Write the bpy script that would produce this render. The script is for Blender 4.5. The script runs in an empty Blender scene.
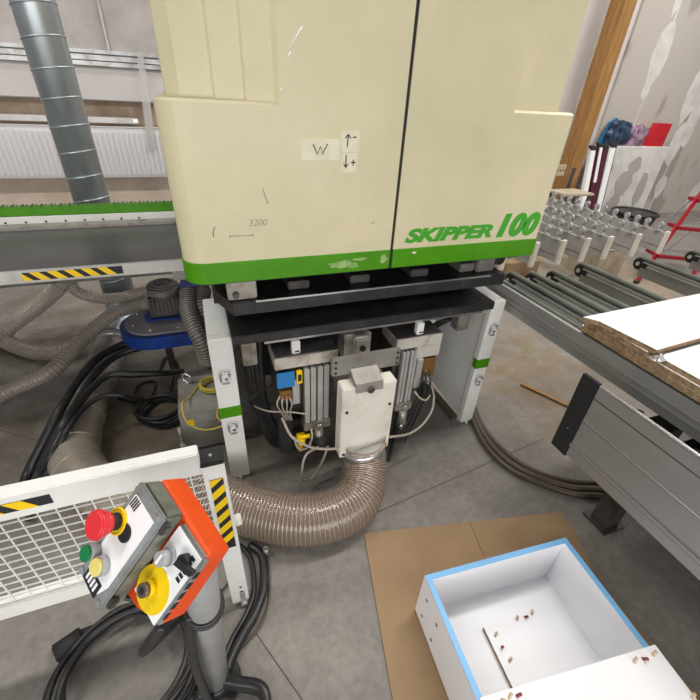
import bpy, bmesh, math, random
from mathutils import Vector, Matrix, Quaternion
random.seed(7)
C = bpy.context.scene.collection
PI = math.pi
# ------------------------------------------------------------------ camera frame (metres, floor z = 0)
F = 392.4
CAM = Vector((0, 0, 1.6))
def _dir(u, v): return Vector((u-350, 350-v, -F)).normalized()
AX = _dir(1528, 162); AY = _dir(177, 85)
AY = (AY - AX*AX.dot(AY)).normalized(); AZ = AX.cross(AY)
def spot(u, v, axis, val):
    """where the sight line meets the plane x, y or z (axis 0, 1, 2) = val"""
    c = Vector((u-350, 350-v, -F)); r = Vector((AX.dot(c), AY.dot(c), AZ.dot(c)))
    return CAM + r*((val-CAM[axis])/r[axis])
def fl(u, v, z=0.0): return spot(u, v, 2, z)

# ------------------------------------------------------------------ materials
def mat(name, col, rough=.5, metal=0., col2=None, scale=6., lo=.4, hi=.65, bump=0., alpha=1., detail=5., stretch=None, spec=.5, bscale=None):
    m = bpy.data.materials.new(name); m.use_nodes = True
    nt = m.node_tree; b = nt.nodes['Principled BSDF']
    b.inputs['Base Color'].default_value = (*col, 1); b.inputs['Roughness'].default_value = rough
    b.inputs['Metallic'].default_value = metal; b.inputs['Alpha'].default_value = alpha
    b.inputs['Specular IOR Level'].default_value = spec
    tc = nt.nodes.new('ShaderNodeTexCoord'); mp = nt.nodes.new('ShaderNodeMapping')
    nt.links.new(tc.outputs['Object'], mp.inputs[0])
    if stretch: mp.inputs['Scale'].default_value = stretch
    if col2:
        n = nt.nodes.new('ShaderNodeTexNoise'); n.inputs['Scale'].default_value = scale; n.inputs['Detail'].default_value = detail
        n.inputs['Roughness'].default_value = .65
        nt.links.new(mp.outputs[0], n.inputs['Vector'])
        r = nt.nodes.new('ShaderNodeValToRGB'); r.color_ramp.elements[0].position = lo; r.color_ramp.elements[1].position = hi
        r.color_ramp.elements[0].color = (*col, 1); r.color_ramp.elements[1].color = (*col2, 1)
        nt.links.new(n.outputs['Fac'], r.inputs[0]); nt.links.new(r.outputs[0], b.inputs['Base Color'])
    if bump:
        n2 = nt.nodes.new('ShaderNodeTexNoise'); n2.inputs['Scale'].default_value = bscale or scale*4; n2.inputs['Detail'].default_value = 4
        nt.links.new(mp.outputs[0], n2.inputs['Vector'])
        bp = nt.nodes.new('ShaderNodeBump'); bp.inputs['Strength'].default_value = bump; bp.inputs['Distance'].default_value = .004
        nt.links.new(n2.outputs['Fac'], bp.inputs['Height']); nt.links.new(bp.outputs[0], b.inputs['Normal'])
    return m
def hexc(r, g, b):
    f = lambda c: (c/255/12.92) if c/255 <= .04045 else ((c/255+.055)/1.055)**2.4
    return (f(r), f(g), f(b))
M = {}
M['cream'] = mat('aged cream enamel', hexc(224,212,178), .42, 0, hexc(206,200,162), 2.2, .35, .7, .05)
M['creamlow'] = M['cream']
M['green'] = mat('green enamel', hexc(80,152,8), .4, 0, hexc(68,138,6), 5, spec=.3)
M['greenl'] = mat('green lettering', hexc(62,165,28), .45)
M['white'] = mat('white powder coat', hexc(240,240,236), .42, 0, hexc(226,224,216), 5, .45, .75)
M['whitedirty'] = mat('grimy off-white paint', hexc(230,224,212), .5, 0, hexc(196,188,170), 6, .5, .8)
M['tape'] = mat('masking tape', hexc(235,230,205), .6, 0, hexc(220,212,180), 20)
M['ink'] = mat('black ink', (.015,.015,.02), .6)
M['pencil'] = mat('pencil', (.25,.22,.18), .7)
M['black'] = mat('black painted steel', (.022,.021,.022), .42, 0, (.06,.055,.05), 12, .45, .8, .05)
M['blackflat'] = mat('matt black', (.015,.015,.015), .7)
M['rubber'] = mat('black rubber', (.018,.018,.019), .38, 0, (.05,.045,.04), 10, .5, .8)
M['tan cable'] = mat('tan brown cable jacket', (.10,.075,.055), .45)
M['alu'] = mat('aluminium', (.62,.61,.59), .42, .5, (.48,.46,.43), 8, .4, .7, .03, stretch=(1,.15,1))
M['aludirty'] = mat('grimy aluminium', (.40,.37,.33), .45, .6, (.17,.12,.08), 14, .45, .75, .05)
M['midsteel'] = mat('worn machined steel', (.30,.285,.26), .5, .45, (.20,.175,.15), 9, .4, .7, .03)
M['lidsteel'] = mat('stained pale steel', (.62,.58,.51), .5, .15, (.30,.22,.13), 11, .48, .75, .03)
M['lamella'] = mat('pale grey board', hexc(176,174,170), .5, 0, hexc(156,153,148), 4)
M['steel'] = mat('bright steel', (.7,.7,.7), .25, .9)
M['darksteel'] = mat('dark steel', (.14,.135,.13), .45, .6, (.08,.07,.06), 10)
M['galv'] = mat('galvanised sheet', (.46,.50,.52), .36, .7, (.34,.38,.40), 9, .35, .7, .03, stretch=(1,1,.5))
M['greybeam'] = mat('grey anodised profile', (.36,.355,.34), .42, .35, (.29,.28,.26), 3, .35, .7, .02, stretch=(1,.1,1))
M['greyside'] = mat('light grey anodised cover', (.34,.325,.31), .4, .4, (.28,.265,.25), 5, .35, .7, .02, stretch=(1,.2,1))
M['slate'] = mat('dark glossy laminate', (.045,.042,.048), .3, 0, (.075,.07,.075), 3, .3, .7, .02)
M['yellow'] = mat('yellow tape', hexc(255,212,8), .45)
M['blue'] = mat('blue enamel', hexc(16,62,150), .38, 0, hexc(20,50,110), 8)
M['sky'] = mat('sky blue label', hexc(45,130,200), .5)
M['bluefilm'] = mat('light blue edge film', hexc(120,182,232), .42)
M['orange'] = mat('orange paint', hexc(238,84,14), .45, 0, hexc(222,70,10), 8)
M['greycase'] = mat('grey polycarbonate case', hexc(152,156,158), .45, 0, hexc(128,128,126), 12)
M['greycasedirty'] = mat('worn grey case side', hexc(140,140,128), .55, 0, hexc(95,95,84), 12)
M['facewhite'] = mat('white face plate', hexc(250,251,252), .4, 0, hexc(232,233,233), 14, .5, .8)
M['red'] = mat('red plastic', hexc(228,48,56), .35)
M['greenb'] = mat('green plastic', hexc(0,132,70), .35)
M['lemon'] = mat('pale yellow plastic', hexc(240,224,130), .35)
M['yellowdisc'] = mat('yellow disc', hexc(248,212,8), .42, 0, hexc(225,190,10), 25, .55, .7)
M['knob'] = mat('grey knob', hexc(168,168,170), .35)
M['polegrey'] = mat('grey column paint', hexc(150,150,150), .45, 0, hexc(132,132,130), 6)
M['melamine'] = mat('white melamine', hexc(236,236,236), .35)
M['boxwhite'] = mat('white box board', hexc(246,246,249), .42)
M['chip'] = mat('raw chipboard', hexc(172,146,112), .85, 0, hexc(124,100,72), 60, .35, .65, .3)
M['card'] = mat('corrugated cardboard', hexc(166,138,106), .8, 0, hexc(154,126,94), 4, .35, .7, .08)
M['peg'] = mat('beech dowel', hexc(205,178,150), .6)
M['redpeg'] = mat('red brown dowel', hexc(140,60,52), .6)
M['wood'] = mat('timber', hexc(178,132,74), .6, 0, hexc(132,92,46), 7, .35, .7, .1, stretch=(6,6,.5))
M['ladder'] = mat('red ladder paint', hexc(160,20,36), .4)
M['grit'] = mat('grey anti slip tread', hexc(120,118,115), .8, 0, hexc(90,88,86), 60)
M['maroon'] = mat('maroon foil', hexc(84,30,42), .4)
M['bagblue'] = mat('dark blue plastic bag', hexc(60,84,110), .3, 0, hexc(22,34,56), 9, .4, .6, .4)
M['bagcyan'] = mat('cyan bag', hexc(20,128,175), .4, 0, hexc(10,90,140), 8)
M['bagpink'] = mat('pink grey film', hexc(180,150,165), .3, 0, hexc(110,80,110), 10, .4, .6, .4)
M['redbag'] = mat('red packet', hexc(196,30,40), .4)
M['radiator'] = mat('radiator white', hexc(232,230,230), .35)
M['beige'] = mat('beige crate board', hexc(196,184,160), .7, 0, hexc(170,156,130), 6)
M['film'] = mat('dusty plastic film', hexc(176,169,164), .35, 0, hexc(202,195,190), 3, .35, .7, .35, bscale=9)
M['brass'] = mat('tarnished brass', (.35,.2,.06), .45, .7)
M['pvc'] = mat('smoky clear hose', (.24,.185,.14), .14, 0, alpha=.66, spec=.9)
M['pvc2'] = mat('pale clear hose', (.38,.33,.28), .2, 0, alpha=.62, spec=.7)
M['flexdark'] = mat('dusty brown hose', (.12,.10,.085), .3, 0, alpha=.9, spec=.7)
M['wire'] = mat('coppery spiral wire', (.62,.48,.38), .3, .5)
M['wire2'] = mat('pale spiral wire', (.45,.41,.36), .35, .2)
M['tanfoil'] = mat('dusty flexible duct', (.42,.37,.30), .42, .35, (.33,.28,.22), 8)
M['yellowcable'] = mat('yellow cable', hexc(214,196,70), .5)
M['grey cable'] = mat('pale grey cable', hexc(170,160,145), .45)

def floor_mat():
    m = bpy.data.materials.new('concrete floor'); m.use_nodes = True; nt = m.node_tree; b = nt.nodes['Principled BSDF']
    tc = nt.nodes.new('ShaderNodeTexCoord'); L = nt.links.new
    def noise(s, d=6, r=.6):
        n = nt.nodes.new('ShaderNodeTexNoise'); n.inputs['Scale'].default_value = s; n.inputs['Detail'].default_value = d; n.inputs['Roughness'].default_value = r
        L(tc.outputs['Object'], n.inputs['Vector']); return n
    def ramp(src, p0, p1, c0, c1):
        r = nt.nodes.new('ShaderNodeValToRGB'); r.color_ramp.elements[0].position = p0; r.color_ramp.elements[1].position = p1
        r.color_ramp.elements[0].color = (*c0, 1); r.color_ramp.elements[1].color = (*c1, 1); L(src, r.inputs[0]); return r.outputs[0]
    base = ramp(noise(2.4).outputs['Fac'], .3, .72, hexc(124,119,113), hexc(158,152,145))
    fine = ramp(noise(28, 8, .7).outputs['Fac'], .25, .6, hexc(188,186,182), (1,1,1))
    mx = nt.nodes.new('ShaderNodeMix'); mx.data_type = 'RGBA'; mx.blend_type = 'MULTIPLY'; mx.inputs[0].default_value = .7
    L(base, mx.inputs[6]); L(fine, mx.inputs[7]); col = mx.outputs[2]
    # sawdust and oil stains, darker blotch under the machine, widest paints the table's shade: centre x, y, radius, colour, strength
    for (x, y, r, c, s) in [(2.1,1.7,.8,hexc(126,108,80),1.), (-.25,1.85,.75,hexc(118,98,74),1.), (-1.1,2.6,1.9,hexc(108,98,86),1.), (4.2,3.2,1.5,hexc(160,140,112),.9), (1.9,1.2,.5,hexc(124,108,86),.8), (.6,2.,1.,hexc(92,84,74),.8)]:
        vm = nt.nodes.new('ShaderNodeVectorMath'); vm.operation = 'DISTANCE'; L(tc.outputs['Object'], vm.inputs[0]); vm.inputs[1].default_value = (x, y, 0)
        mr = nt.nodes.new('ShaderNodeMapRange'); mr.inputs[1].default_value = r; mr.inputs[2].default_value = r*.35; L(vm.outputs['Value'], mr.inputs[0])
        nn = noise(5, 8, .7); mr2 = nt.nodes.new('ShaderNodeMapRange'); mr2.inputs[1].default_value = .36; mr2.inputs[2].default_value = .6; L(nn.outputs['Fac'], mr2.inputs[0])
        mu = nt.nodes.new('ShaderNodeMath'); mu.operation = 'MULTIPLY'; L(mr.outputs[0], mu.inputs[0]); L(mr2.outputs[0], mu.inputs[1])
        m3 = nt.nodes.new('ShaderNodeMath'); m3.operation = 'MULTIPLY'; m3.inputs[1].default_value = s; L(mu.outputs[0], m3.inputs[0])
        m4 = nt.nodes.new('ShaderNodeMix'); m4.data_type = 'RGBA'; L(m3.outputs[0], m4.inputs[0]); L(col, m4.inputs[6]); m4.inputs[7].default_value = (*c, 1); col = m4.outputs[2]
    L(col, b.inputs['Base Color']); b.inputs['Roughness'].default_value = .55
    bp = nt.nodes.new('ShaderNodeBump'); bp.inputs['Strength'].default_value = .15; bp.inputs['Distance'].default_value = .004
    L(noise(40, 6).outputs['Fac'], bp.inputs['Height']); L(bp.outputs[0], b.inputs['Normal'])
    return m
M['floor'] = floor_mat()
M['wall'] = mat('white wall', hexc(222,217,214), .7, 0, hexc(208,202,198), 1.2, .35, .7, .03)
M['wallraw'] = mat('plasterboard with filler', hexc(198,190,180), .75, 0, hexc(170,162,152), .9, .55, .59, .03, detail=2, stretch=(1.4,1,.8))
M['filler'] = mat('white filler', hexc(234,230,224), .75, 0, hexc(212,206,200), 4)
M['brownwall'] = mat('dirty brown board', hexc(232,214,196), .45, 0, hexc(204,186,168), 3, .35, .7, .1)
M['browndark'] = mat('grimy recess board', hexc(170,150,130), .7, 0, hexc(130,110,90), 5, .35, .7)

# ------------------------------------------------------------------ mesh builder
def wloc(o):
    v = Vector((0,0,0))
    while o: v += o.location; o = o.parent
    return v
def catmull(pts, n=8):
    pts = [Vector(p) for p in pts]
    P = [pts[0]*2-pts[1]] + pts + [pts[-1]*2-pts[-2]]
    out = []
    for i in range(1, len(P)-2):
        a, b, c, d = P[i-1:i+3]
        for k in range(n):
            t = k/n
            out.append(.5*((2*b)+(c-a)*t+(2*a-5*b+4*c-d)*t*t+(3*b-a-3*c+d)*t**3))
    out.append(pts[-1]); return out
def resample(path, step):
    L = [0]
    for a, b in zip(path, path[1:]): L.append(L[-1]+(b-a).length)
    n = max(2, int(L[-1]/step)); out = []; j = 0
    for i in range(n+1):
        s = L[-1]*i/n
        while j < len(L)-2 and L[j+1] < s: j += 1
        t = (s-L[j])/max(1e-9, L[j+1]-L[j]); out.append(path[j].lerp(path[j+1], t))
    return out, L[-1]
def frames(path):
    T = []
    for i in range(len(path)):
        a = path[max(0, i-1)]; b = path[min(len(path)-1, i+1)]; T.append((b-a).normalized())
    n = T[0].orthogonal().normalized(); fr = []
    for i, t in enumerate(T):
        n = (n - t*n.dot(t)).normalized(); fr.append((t, n, t.cross(n)))
    return fr
class MB:
    def __init__(s): s.bm = bmesh.new(); s.smooth = []
    def _mi(s, faces, mi, sm=False):
        for f in faces: f.material_index = mi; f.smooth = sm
    def box(s, x0, x1, y0, y1, z0, z1, mi=0, bev=0., mtx=None):
        r = bmesh.ops.create_cube(s.bm, size=1); vs = r['verts']
        for v in vs: v.co = Vector(((x0+x1)/2+v.co.x*(x1-x0), (y0+y1)/2+v.co.y*(y1-y0), (z0+z1)/2+v.co.z*(z1-z0)))
        fs = list({f for v in vs for f in v.link_faces})
        if bev:
            es = list({e for v in vs for e in v.link_edges})
            r2 = bmesh.ops.bevel(s.bm, geom=es+vs, offset=bev, segments=2, affect='EDGES', clamp_overlap=True)
            vs = list({v for f in r2['faces'] for v in f.verts} | {v for v in vs if v.is_valid})
            fs = list({f for v in vs for f in v.link_faces})
        if mtx:
            for v in vs: v.co = mtx @ v.co
        s._mi(fs, mi); return s
    def prism(s, poly, vec, mi=0, sm=False):
        vec = Vector(vec); a = [s.bm.verts.new(Vector(p)) for p in poly]; b = [s.bm.verts.new(Vector(p)+vec) for p in poly]
        fs = [s.bm.faces.new(a), s.bm.faces.new(b[::-1])]; n = len(a)
        s._mi(fs, mi)
        fs = [s.bm.faces.new((a[i], b[i], b[(i+1) % n], a[(i+1) % n])) for i in range(n)]
        s._mi(fs, mi, sm); return s
    def quad(s, pts, mi=0):
        f = s.bm.faces.new([s.bm.verts.new(Vector(p)) for p in pts]); f.material_index = mi; return s
    def tube(s, pts, r, seg=12, n=8, mi=0, step=None, rf=None, closed=True, smooth=True):
        path = catmull(pts, n) if n > 1 and len(pts) > 2 else [Vector(p) for p in pts]
        if step: path, L = resample(path, step)
        fr = frames(path); rings = []
        for i, (p, (t, a, b)) in enumerate(zip(path, fr)):
            rr = rf(i, len(path)) if rf else r
            rings.append([s.bm.verts.new(p + (a*math.cos(2*PI*k/seg)+b*math.sin(2*PI*k/seg))*rr) for k in range(seg)])
        fs = []
        for A, B in zip(rings, rings[1:]):
            for k in range(seg): fs.append(s.bm.faces.new((A[k], A[(k+1) % seg], B[(k+1) % seg], B[k])))
        s._mi(fs, mi, smooth)
        if closed: s._mi([s.bm.faces.new(rings[0][::-1]), s.bm.faces.new(rings[-1])], mi)
        return s
    def cyl(s, p0, p1, r, seg=24, mi=0, r2=None):
        p0 = Vector(p0); p1 = Vector(p1); t = (p1-p0).normalized(); a = t.orthogonal().normalized(); b = t.cross(a)
        r2 = r if r2 is None else r2
        A = [s.bm.verts.new(p0+(a*math.cos(2*PI*k/seg)+b*math.sin(2*PI*k/seg))*r) for k in range(seg)]
        B = [s.bm.verts.new(p1+(a*math.cos(2*PI*k/seg)+b*math.sin(2*PI*k/seg))*r2) for k in range(seg)]
        s._mi([s.bm.faces.new((A[k], A[(k+1) % seg], B[(k+1) % seg], B[k])) for k in range(seg)], mi, True)
        s._mi([s.bm.faces.new(A[::-1]), s.bm.faces.new(B)], mi); return s
    def ring(s, c, nrm, R, r, seg=28, s2=8, mi=0):
        nrm = Vector(nrm).normalized(); a = nrm.orthogonal().normalized(); b = nrm.cross(a); c = Vector(c); rr = []
        for i in range(seg):
            d = a*math.cos(2*PI*i/seg)+b*math.sin(2*PI*i/seg)
            rr.append([s.bm.verts.new(c+d*(R+r*math.cos(2*PI*k/s2))+nrm*r*math.sin(2*PI*k/s2)) for k in range(s2)])
        fs = [s.bm.faces.new((rr[i][k], rr[(i+1) % seg][k], rr[(i+1) % seg][(k+1) % s2], rr[i][(k+1) % s2])) for i in range(seg) for k in range(s2)]
        s._mi(fs, mi, True); return s
    def build(s, name, mats, parent=None, base=None):
        if not isinstance(mats, (list, tuple)): mats = [mats]
        bmesh.ops.recalc_face_normals(s.bm, faces=s.bm.faces[:])
        off = wloc(parent) if parent else None
        if off is None:
            vs = [v.co for v in s.bm.verts]
            off = Vector(base) if base else Vector(((min(v.x for v in vs)+max(v.x for v in vs))/2, (min(v.y for v in vs)+max(v.y for v in vs))/2, min(v.z for v in vs)))
        for v in s.bm.verts: v.co -= off
        me = bpy.data.meshes.new(name); s.bm.to_mesh(me); s.bm.free()
        for m in mats: me.materials.append(M[m] if isinstance(m, str) else m)
        o = bpy.data.objects.new(name, me); C.objects.link(o)
        if parent: o.parent = parent
        else: o.location = off
        return o
def tag(o, label, cat, group=None):
    o['label'] = label; o['category'] = cat
    if group: o['group'] = group
    return o
def empty(name, loc, label, cat, group=None):
    o = bpy.data.objects.new(name, None); o.empty_display_size = .05; C.objects.link(o); o.location = loc
    return tag(o, label, cat, group)
def struct(o): o['kind'] = 'structure'; return o
def part(b, name, m, parent, label=None):
    o = b.build(name, m, parent)
    if label: o['label'] = label
    return o
def copy_tree(o, loc, label=None, group=None, parent=None):
    c = o.copy(); C.objects.link(c); c.parent = parent
    if parent is None:
        c.location = loc
        if label: c['label'] = label
        if group: c['group'] = group
    for ch in o.children: copy_tree(ch, None, parent=c)
    return c
def text_mesh(name, txt, size, mtx, material, parent, shear=0., bold=0., extrude=.0008, sx=1., sp=1.):
    cu = bpy.data.curves.new(name, 'FONT'); cu.body = txt; cu.size = size; cu.shear = shear; cu.offset = bold; cu.extrude = extrude; cu.space_character = sp
    t = bpy.data.objects.new(name, cu); C.objects.link(t)
    dg = bpy.context.evaluated_depsgraph_get(); me = bpy.data.meshes.new_from_object(t.evaluated_get(dg))
    bpy.data.objects.remove(t)
    x0 = min(v.co.x for v in me.vertices); x1 = max(v.co.x for v in me.vertices)
    off = wloc(parent)
    for v in me.vertices: v.co = (mtx @ Vector(((v.co.x-x0)*sx, v.co.y, v.co.z))) - off
    me.materials.clear(); me.materials.append(M[material]); o = bpy.data.objects.new(name, me); C.objects.link(o); o.parent = parent
    return o, (x1-x0)*sx
def helix(b, pts, R, pitch, r, seg=18, n=10, mi=0, s2=5):
    path, L = resample(catmull(pts, n), pitch/seg); fr = frames(path)
    out = [p+(a*math.cos(2*PI*i/seg)+c*math.sin(2*PI*i/seg))*R for i, (p, (t, a, c)) in enumerate(zip(path, fr))]
    b.tube(out, r, seg=s2, n=1, mi=mi)
def ribbed(b, pts, r, pitch, amp, seg=28):
    b.tube(pts, r, seg=seg, n=10, step=pitch/5, rf=lambda i, n: r+amp*(math.cos(2*PI*i/5)), closed=False)
def stripes(b, o, du, dv, W, Hh, n, nrm, slant=.5, eps=.0012):
    """hazard tape: black strip (slot 0) with slanted yellow bars (slot 1); o corner, du along, dv across"""
    o = Vector(o); du = Vector(du).normalized(); dv = Vector(dv).normalized(); nrm = Vector(nrm).normalized()
    b.prism([o, o+du*W, o+du*W+dv*Hh, o+dv*Hh], nrm*eps, 0)
    w = W/n
    for i in range(n):
        a = i*w + w*.02; c = a+w*.56; sh = Hh*slant
        P = [(max(0, min(W, a)), 0), (max(0, min(W, c)), 0), (max(0, min(W, c+sh)), Hh), (max(0, min(W, a+sh)), Hh)]
        b.prism([o+du*p+dv*q+nrm*eps for p, q in P], nrm*.0004, 1)

# ------------------------------------------------------------------ setting
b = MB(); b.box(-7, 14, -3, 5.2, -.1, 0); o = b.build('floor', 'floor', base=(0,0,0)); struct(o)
b = MB(); b.box(-7, 14, 5.2, 5.35, 0, 4.2); struct(b.build('wall_back', ['wall']))
# raw plasterboard lining on the right part of the back wall with filled joints
b = MB(); b.box(6.0, 14, 5.16, 5.2, 0, 4.2, 0)
for x in (6.68, 7.9, 9.1): b.box(x-.012, x+.012, 5.155, 5.16, 0, 4.2, 1)
for i in range(26):
    x = random.choice((6.68, 7.9, 9.1)) + random.uniform(-.14, .14); z = random.uniform(.2, 3.9); w = random.uniform(.08, .2); h = random.uniform(.15, .5)
    P = [(x+w*math.cos(a)*random.uniform(.7,1.1), 5.158-.0001*i, z+h*math.sin(a)*random.uniform(.7,1.1)) for a in [k*PI/5 for k in range(10)]]
    b.prism(P, (0,.002,0), 1)
struct(b.build('wall_right', ['wallraw', 'filler']))
b = MB(); b.box(5.93, 7.35, 4.9, 5.12, 0, 1.14, 0, .01)
for x, z, w, h in [(6.10,.78,.16,.15),(6.2,.45,.09,.2),(6.62,.62,.2,.22),(6.72,.85,.16,.14),(6.55,.3,.14,.2),(7.05,.5,.12,.3)]:
    P = [(x+w*math.cos(a)*random.uniform(.7,1.1), 4.8995-.0004*w*100, z+h*math.sin(a)*random.uniform(.7,1.1)) for a in [k*PI/6 for k in range(12)]]
    b.prism(P, (0,.002,0), 1)
struct(b.build('wall_partition', ['filler', mat('bare plasterboard', hexc(184,176,168), .8)]))
# left part of the back wall: dirty board, radiator recess, sill, filmed window
b = MB(); b.box(-7, 2.2, 5.17, 5.2, 0, .735, 0); struct(b.build('trim_1', 'brownwall'))
b = MB(); b.box(-7, 2.2, 5.185, 5.2, 1.22, 1.43, 0); struct(b.build('trim_2', 'browndark'))
b = MB(); b.box(-7, 2.2, 5.13, 5.2, 1.44, 1.71, 0, .004); struct(b.build('trim_3', 'wall'))
b = MB(); b.box(-7, 2.2, 5.10, 5.2, 1.715, 1.75, 0, .004); b.box(-7, 2.2, 5.14, 5.2, 1.76, 1.80, 0, .004); b.box(-7, 2.2, 5.12, 5.2, 1.81, 1.84, 0, .004)
wf = struct(b.build('window_1', mat('window frame alloy', (.55,.55,.55), .3, .6, (.3,.28,.26), 9)))
b = MB()
nx, nz = 60, 20
vv = [[b.bm.verts.new((-3.5+4.6*i/nx, 5.165+.012*math.sin(i*1.7+math.sin(j*.9)*2)*math.cos(j*.6), 1.84+1.6*j/nz)) for i in range(nx+1)] for j in range(nz+1)]
for j in range(nz):
    for i in range(nx):
        f = b.bm.faces.new((vv[j][i], vv[j][i+1], vv[j+1][i+1], vv[j+1][i])); f.smooth = True
part(b, 'protective_film', 'film', wf)
b = MB()
for x in (-2.2, -.55): b.box(x-.008, x+.008, 5.13, 5.15, 1.84, 3.4)
part(b, 'glazing_bar', 'alu', wf)

# radiator
b = MB(); b.box(-3.2, -.12, 5.03, 5.12, .75, 1.215, 0, .006)
x = -3.17
while x < -.15:
    b.box(x, x+.026, 5.012, 5.035, .775, 1.18, 0, .006); x += .048
rad = b.build('radiator', 'radiator'); tag(rad, 'white ribbed panel radiator on the wall behind the long table', 'radiator')
b = MB(); b.box(-3.2, -.12, 5.02, 5.125, 1.216, 1.222); part(b, 'top_grille', 'radiator', rad)
b = MB()
for x in (-2.8, -.5): b.box(x-.03, x+.03, 5.12, 5.17, .85, 1.1)
part(b, 'wall_bracket', 'alu', rad)
b = MB(); b.box(-3.6, -.42, 5.04, 5.13, 1.25, 1.30, 0, .005); b.box(-.47, -.425, 5.035, 5.04, 1.26, 1.29, 1)
tag(b.build('aluminium_profile', ['alu', 'steel']), 'bare aluminium profile lying along the wall just above the radiator', 'profile')
# torn clear film strip hanging by the window
b = MB(); b.prism([spot(137,52,1,5.0), spot(143,52,1,5.0), spot(150,100,1,5.0), spot(156,150,1,5.0), spot(148,150,1,5.0), spot(142,100,1,5.0)], (0,.004,0))
tag(b.build('film_strip', mat('clear film strip', hexc(215,212,210), .25, alpha=.45)), 'torn strip of clear film hanging below the window', 'plastic strip')

# ------------------------------------------------------------------ long outfeed table, left
tb = empty('long_table', (-1.5, 2.3, 0), 'long dark-topped table with hazard tape on its pale front rail, left of the machine', 'table')
b = MB(); b.box(-3.2, -.075, 1.985, 2.62, .86, .893, 0, .003); part(b, 'table_top', 'slate', tb)
b = MB(); b.box(-3.2, -.075, 1.952, 1.982, .85, .901, 0, .003); fr = part(b, 'front_rail', 'alu', tb)
b = MB(); stripes(b, (-.745, 1.9515, .862), (1,0,0), (0,0,1), .385, .036, 6, (0,-1,0), -1.0); part(b, 'hazard_tape', ['ink', 'yellow'], fr)
b = MB(); b.box(-3.2, -.075, 2.63, 2.70, .86, .91, 0, .003); part(b, 'back_ledge', 'aludirty', tb)
b = MB(); b.box(-3.2, -.075, 2.70, 2.73, .88, .948, 0, .003)
for i in range(28): b.cyl((-2.9+i*.095, 2.7005, .918), (-2.9+i*.095, 2.699, .918), .006, 8, 1)
part(b, 'drilled_rail', ['white', 'ink'], tb)
b = MB(); b.box(-3.2, -.075, 2.705, 2.735, .95, 1.002, 0, .002)
g = part(b, 'green_guide', 'green', tb)
b = MB(); x = -3.15
while x < -.1:
    b.cyl((x, 2.70, 1.002), (x, 2.74, 1.002), .0055, 8); b.cyl((x+.022, 2.72, 1.0), (x+.022, 2.72, 1.008), .004, 6); x += .045
r = part(b, 'guide_rollers', 'darksteel', tb)
for x0, y0 in ((-2.1,2.05), (-.14,2.58), (-3.1,2.05), (-2.6,2.58)):
    b = MB(); b.box(x0-.03, x0+.03, y0-.03, y0+.03, 0, .86, 0, .004); part(b, 'leg', 'whitedirty', tb)
b = MB(); b.box(-.16, -.075, 1.985, 2.2, .79, .86, 0, .004); part(b, 'end_support', 'greyside', tb)
b = MB(); b.box(-3.1, -.16, 2.05, 2.10, .80, .86); b.box(-3.1, -.16, 2.52, 2.57, .80, .86); part(b, 'under_rail', 'darksteel', tb)

# galvanised duct: rises behind the table, turns and runs along the floor
DV = Vector((-.612, 2.98, 0))
du = empty('ventilation_duct', (DV.x, DV.y, 0), 'large round galvanised duct rising behind the table and running over the floor', 'duct')
b = MB(); b.cyl((DV.x, DV.y, .32), (DV.x, DV.y, 4.0), .1, 40); pv = part(b, 'vertical_pipe', 'galv', du)
for k in range(26):
    z = .45+k*.132
    b = MB(); b.ring((DV.x, DV.y, z), (-.14,.05,1), .1, .005, 40); part(b, 'seam_ring', 'galv', pv)
eb = [(DV.x, DV.y, .34), (DV.x-.005, DV.y-.03, .22), (DV.x-.03, DV.y-.12, .13), (DV.x-.06, DV.y-.28, .105)]
b = MB(); b.tube(eb, .102, 32, 6); part(b, 'elbow', 'galv', du)
fp = [(DV.x-.06, DV.y-.28, .105), (-.70, 2.3, .105), (-.735, 2.0, .105)]
b = MB(); b.tube(fp, .098, 36, 6); p_ = part(b, 'floor_pipe', mat('dusty galvanised', (.36,.355,.34), .42, .4, (.22,.21,.19), 8), du)
for q in ((-.664, 2.62, .105), (-.70, 2.30, .105), (-.735, 2.0, .105)):
    b = MB(); b.ring(q, (.1,1,0), .099, .006, 36); part(b, 'seam_ring', 'steel', p_)
fx = [(-.735, 2.0, .105), tuple(fl(76,440,.106)), tuple(fl(76,462,.106)), tuple(fl(92,484,.106)), tuple(fl(130,498,.108)), tuple(fl(170,493,.108))]
fxp = catmull(fx, 8)
b = MB(); b.tube(fx, .106, 36, 8); e2 = part(b, 'flexible_elbow', 'tanfoil', du, 'tan dusty flexible elbow')
for k in (3, 11, 19, 28, 37):
    b = MB(); b.ring(fxp[k], fxp[k+1]-fxp[k], .106, .005, 36); part(b, 'joint_ring', 'tanfoil', e2)

# big clear suction hose under the machine
HP = [(.555,1.165,.30), (.56,1.16,.22), (.548,1.10,.145), (.485,1.00,.111), (.385,.957,.108), (.265,.957,.108), (.14,1.005,.108), (0.,1.10,.108), (-.12,1.20,.108), tuple(fl(190,487,.108)), tuple(fl(171,493,.108))]
ho = empty('suction_hose', (.2, 1.05, 0), 'wide smoky clear ribbed hose curving over the floor below the machine', 'hose')
b = MB(); ribbed(b, HP, .102, .015, .0018, 36); part(b, 'hose_wall', 'pvc', ho)
b = MB(); helix(b, HP, .1035, .015, .0014); part(b, 'spiral_wire', 'wire', ho, 'copper-coloured spiral wire')
b = MB(); b.cyl((.553,1.166,.262), (.558,1.16,.225), .106, 36); part(b, 'hose_clamp', 'steel', ho)

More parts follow.
